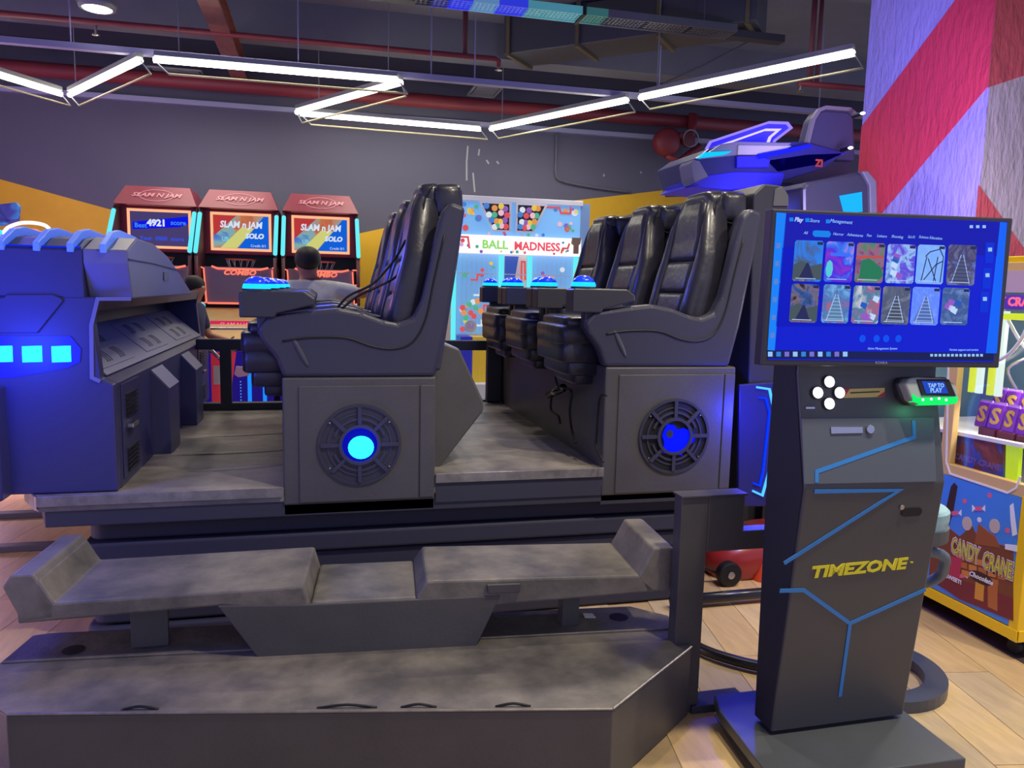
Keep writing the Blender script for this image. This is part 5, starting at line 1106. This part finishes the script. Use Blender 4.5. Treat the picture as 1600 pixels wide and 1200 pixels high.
for k, (u, v) in enumerate(((1.62, 1.26), (1.70, 1.30), (1.64, 1.2), (1.72, 1.2), (1.78, 1.26), (1.8, 1.34), (1.76, 1.16), (1.66, 1.14), (1.84, 1.22))):
    bm = B(); sell(bm, wp(F, u, v, .0), (1, 0, 0), (0, 1, 0), (0, 0, 1), .034, .03, .034, 1, 10, 6); obj('ball', bm, (sh[0], sh[2], sh[6])[k % 3], t, smooth=True)
bg('round_badge', circ(1.72, 1.04, .07, 20), m_wt, -.04, .02); text('badge_letter', 'N', F, 1.72, 1.04, .09, sh[4], t, .022)
# counter with coloured slatted front
fr2 = front(8.75)
cl_ = [(1.56, 1.70, (50, 55, 190)), (1.70, 1.95, (214, 180, 60)), (1.95, 2.14, (120, 180, 190)), (2.14, 2.32, (220, 60, 66)), (2.32, 2.6, (50, 55, 190)), (2.6, 2.98, (214, 180, 60))]
for i, (a, b_, c_) in enumerate(cl_):
    mm = M('counter_%d' % i, c_, .45, emit=c_, es=.25); n = max(3, int((b_-a)/.035)); bm = B()
    for k in range(n): u = a+(b_-a)*k/n; prism(bm, fr2, rect(u+.002, u+(b_-a)/n-.002, .40, .93), -.02, .0)
    prism(bm, fr2, rect(a, b_, .40, .93), -.30, -.015); obj('counter_front', bm, mm, t)
bm = B(); box(bm, 1.5, 3.05, 8.6, 9.0, 0, .40, .01); obj('counter_base', bm, m_bgf, t)
lamp('AREA', (2.3, 8.4, 1.9), 8, (.6, .9, 1), 1.0, (2.3, 7, 1.2), name='ball_game_glow')

# ------------------------------------------------------------------ LEFT NEON GAME
t = thing('neon_game', 'bright neon racing game with white arch behind the console', 'arcade cabinet', (-2.2, 6.2, 0)); F = front(6.0)
def ng(name, pts_, m, d0, d1, bev=0, **k): bm = B(); prism(bm, F, pix(F, pts_), d0, d1, bev); return obj(name, bm, m, t, **k)
ng('screen', [(-90, 352), (-90, 330), (24, 316), (29, 322), (27, 344), (0, 353)], pic('neon_screen', [(40, 30, 110), (60, 60, 150), (50, 140, 220), (110, 50, 170)], 5), -.05, 0, .004)
bm = B(); tube(bm, [at(*v, F) for v in ((-40, 390), (0, 368), (12, 356), (30, 349), (50, 348), (70, 352), (79, 361), (82, 372))], .012, 8, 5); obj('neon_arch', bm, E_('white_neon', (245, 235, 250), 1.5), t, smooth=True)
ng('pink_wedge', [(5, 366), (50, 357), (80, 372), (40, 390), (5, 390)], E_('pink_panel', (255, 150, 150), 1.1), -.1, -.02)
ng('white_fin', [(-20, 385), (6, 368), (30, 380), (14, 392), (-10, 402)], E_('white_pink', (255, 235, 245), 1.4), -.02, .03)
ng('cyan_burst', [(-40, 350), (4, 360), (9, 380), (4, 400), (-40, 400)], E_('cyan_panel', (70, 220, 250), 1.2), .0, .03)
ng('pink_lamp', [(-30, 400), (10, 388), (15, 400), (-20, 412)], E_('hot_pink', (255, 140, 220), 1.4), .03, .05)
bm = B(); box(bm, -3.2, -2.0, 6.05, 6.9, 0, 1.7, .02); obj('cabinet', bm, M('neon_cabinet', (60, 50, 110), .4), t)
for y, x1, lb in ((5.30, -1.48, 'far'), (4.63, -1.46, 'near')):
    bm = B(); box(bm, -4.2, x1, y-.035, y+.035, 0, .035, .004); o = obj('floor_channel', bm, m_lam2); tag(o, 'flat black channel on the lit floor left of the platform, %s one' % lb, 'channel', 'floor channels at the left')

# ------------------------------------------------------------------ PEOPLE
def skin_mesh(name, pts_, edges, m, parent, sub=2, label=None):
    me = bpy.data.meshes.new(name); me.from_pydata([p[:3] for p in pts_], edges, []); me.materials.append(m)
    o = bpy.data.objects.new(name, me); C.objects.link(o); o.parent = parent; ORG[o.name] = V((0, 0, 0))
    s = o.modifiers.new('skin', 'SKIN'); s.use_smooth_shade = True; sb = o.modifiers.new('sub', 'SUBSURF'); sb.levels = sub; sb.render_levels = sub
    for i, p in enumerate(pts_): me.skin_vertices[0].data[i].radius = (p[3], p[3])
    me.skin_vertices[0].data[0].use_root = True
    if label: o['label'] = label
    return o
m_skin = M('skin', (176, 118, 92), .55); m_hair = M('black_hair', (24, 18, 18), .6); m_tee = M('grey_tee', (196, 196, 194), .85, noise=.08, nsc=20); m_tro = M('dark_trousers', (36, 38, 50), .8)
def hand(pts_, edges, wi, w, d, side):
    """palm and five fingers from wrist index wi"""
    d = V(d).normalized(); u = V((0, 0, 1)); s = d.cross(u).normalized(); w = V(w)
    pm = w+d*.06; pts_.append((*pm, .030)); pi = len(pts_)-1; edges.append((wi, pi))
    for k, L in enumerate((.07, .085, .078, .06)):
        b0 = pm+d*.035+u*(.033-.022*k); b1 = b0+d*L*.55-s*.01*side; b2 = b1+d*L*.35-s*.03*side
        i0 = len(pts_); pts_.extend([(*b0, .011), (*b1, .009), (*b2, .007)]); edges.extend([(pi, i0), (i0, i0+1), (i0+1, i0+2)])
    t0 = w+d*.03+u*.035; t1 = t0+d*.04+u*.025; i0 = len(pts_); pts_.extend([(*t0, .013), (*t1, .009)]); edges.extend([(pi, i0), (i0, i0+1)])
def person(label, loc, rotz, H, pose, tee):
    t = thing('person', label, 'person', loc, rotz); k = H/1.75
    # local: faces +Y ; x right
    P_ = [(0, 0, .95, .13), (0, .01, 1.12, .125), (0, pose['lean']*.5, 1.28, .14), (0, pose['lean'], 1.44, .13), (0, pose['lean']+.02, 1.51, .065), (0, pose['lean']+.04, 1.56, .062), (0, pose['lean']+.05, 1.64, .088), (0, pose['lean']+.05, 1.72, .075)]
    E__ = [(i, i+1) for i in range(7)]
    ly = pose['lean']
    def chain(st, pp):
        a = st
        for p in pp: P_.append(p); E__.append((a, len(P_)-1)); a = len(P_)-1
        return a
    arms = []
    for s in (-1, 1):
        el, wr = pose['arms'][0 if s < 0 else 1]
        a = chain(3, [(s*.185, ly, 1.445, .065), (*el, .045), (*wr, .028)]); dr = V(wr)-V(el); hand(P_, E__, a, wr, dr, s); arms.append((el, wr))
    for s in (-1, 1): a = chain(0, [(s*.10, 0, .88, .10), (s*.11, .02, .48, .062), (s*.11, -.01, .09, .045), (s*.12, .12, .04, .035)])
    # face: nose, ears
    hy = pose['lean']+.05
    P_.append((0, hy+.10, 1.64, .014)); E__.append((6, len(P_)-1))
    for s in (-1, 1): P_.append((s*.088, hy, 1.64, .016)); E__.append((6, len(P_)-1))
    P_ = [(p[0]*k, p[1]*k, p[2]*k, p[3]*k) for p in P_]
    skin_mesh('body', P_, E__, m_skin, t)
    T = [(0, 0, .92, .15), (0, .01, 1.12, .145), (0, ly*.5, 1.28, .158), (0, ly, 1.445, .142), (0, ly+.01, 1.51, .080)]; ET = [(0, 1), (1, 2), (2, 3), (3, 4)]
    for s in (-1, 1):
        el = V(pose['arms'][0 if s < 0 else 1][0]); sh_ = V((s*.185, ly, 1.445)); mid_ = sh_.lerp(el, .85)
        T += [(*sh_, .082), (*mid_, .066)]; n0 = len(T)-2; ET += [(3, n0), (n0, n0+1)]
    T = [(p[0]*k, p[1]*k, p[2]*k, p[3]*k) for p in T]; skin_mesh('shirt', T, ET, tee, t, label='loose short sleeved shirt')
    L_ = [(0, 0, .93, .14)]; EL = []
    for s in (-1, 1): n0 = len(L_); L_ += [(s*.10, 0, .86, .115), (s*.11, .02, .48, .078), (s*.11, -.01, .12, .062)]; EL += [(0, n0), (n0, n0+1), (n0+1, n0+2)]
    L_ = [(p[0]*k, p[1]*k, p[2]*k, p[3]*k) for p in L_]; skin_mesh('trousers', L_, EL, m_tro, t)
    bm = B(); sell(bm, (0, (hy-.022)*k, 1.69*k), (1, 0, 0), (0, 1, 0), (0, 0, 1), .102*k, .112*k, .098*k, .95, 20, 14); obj('hair', bm, m_hair, t, local=True, smooth=True)
    for s in (-1, 1): bm = B(); sell(bm, (s*.032*k, (hy+.082)*k, 1.665*k), (1, 0, 0), (0, 1, 0), (0, 0, 1), .013*k, .008*k, .008*k, 1, 8, 6); obj('eye', bm, m_wt, t, local=True, smooth=True)
    bm = B(); sell(bm, (0, (hy+.080)*k, 1.605*k), (1, 0, 0), (0, 1, 0), (0, 0, 1), .024*k, .008*k, .007*k, 1, 8, 6); obj('mouth', bm, M('lips', (150, 80, 76), .5), t, local=True, smooth=True)
    for s in (-1, 1): bm = B(); box(bm, (s*.11-.045)*k, (s*.11+.045)*k, -.07*k, .20*k, 0, .08*k, .025*k, 3); obj('shoe', bm, m_blk, t, local=True)
    return t
person('man in grey t-shirt seen from behind, reaching right at the basketball cabinets', (-.09, 6.35, 0), math.radians(10), 1.76, {'lean': .05, 'arms': [((-.27, .12, 1.18), (-.18, .36, 1.08)), ((.45, .06, 1.42), (.74, .10, 1.54))]}, m_tee)
person('child with dark hair in profile, partly hidden behind the console', (-1.17, 7.5, 0), math.radians(-100), 1.52, {'lean': .03, 'arms': [((-.22, .12, 1.15), (-.15, .36, 1.10)), ((.22, .12, 1.15), (.16, .36, 1.08))]}, M('navy_tee', (44, 48, 84), .8))
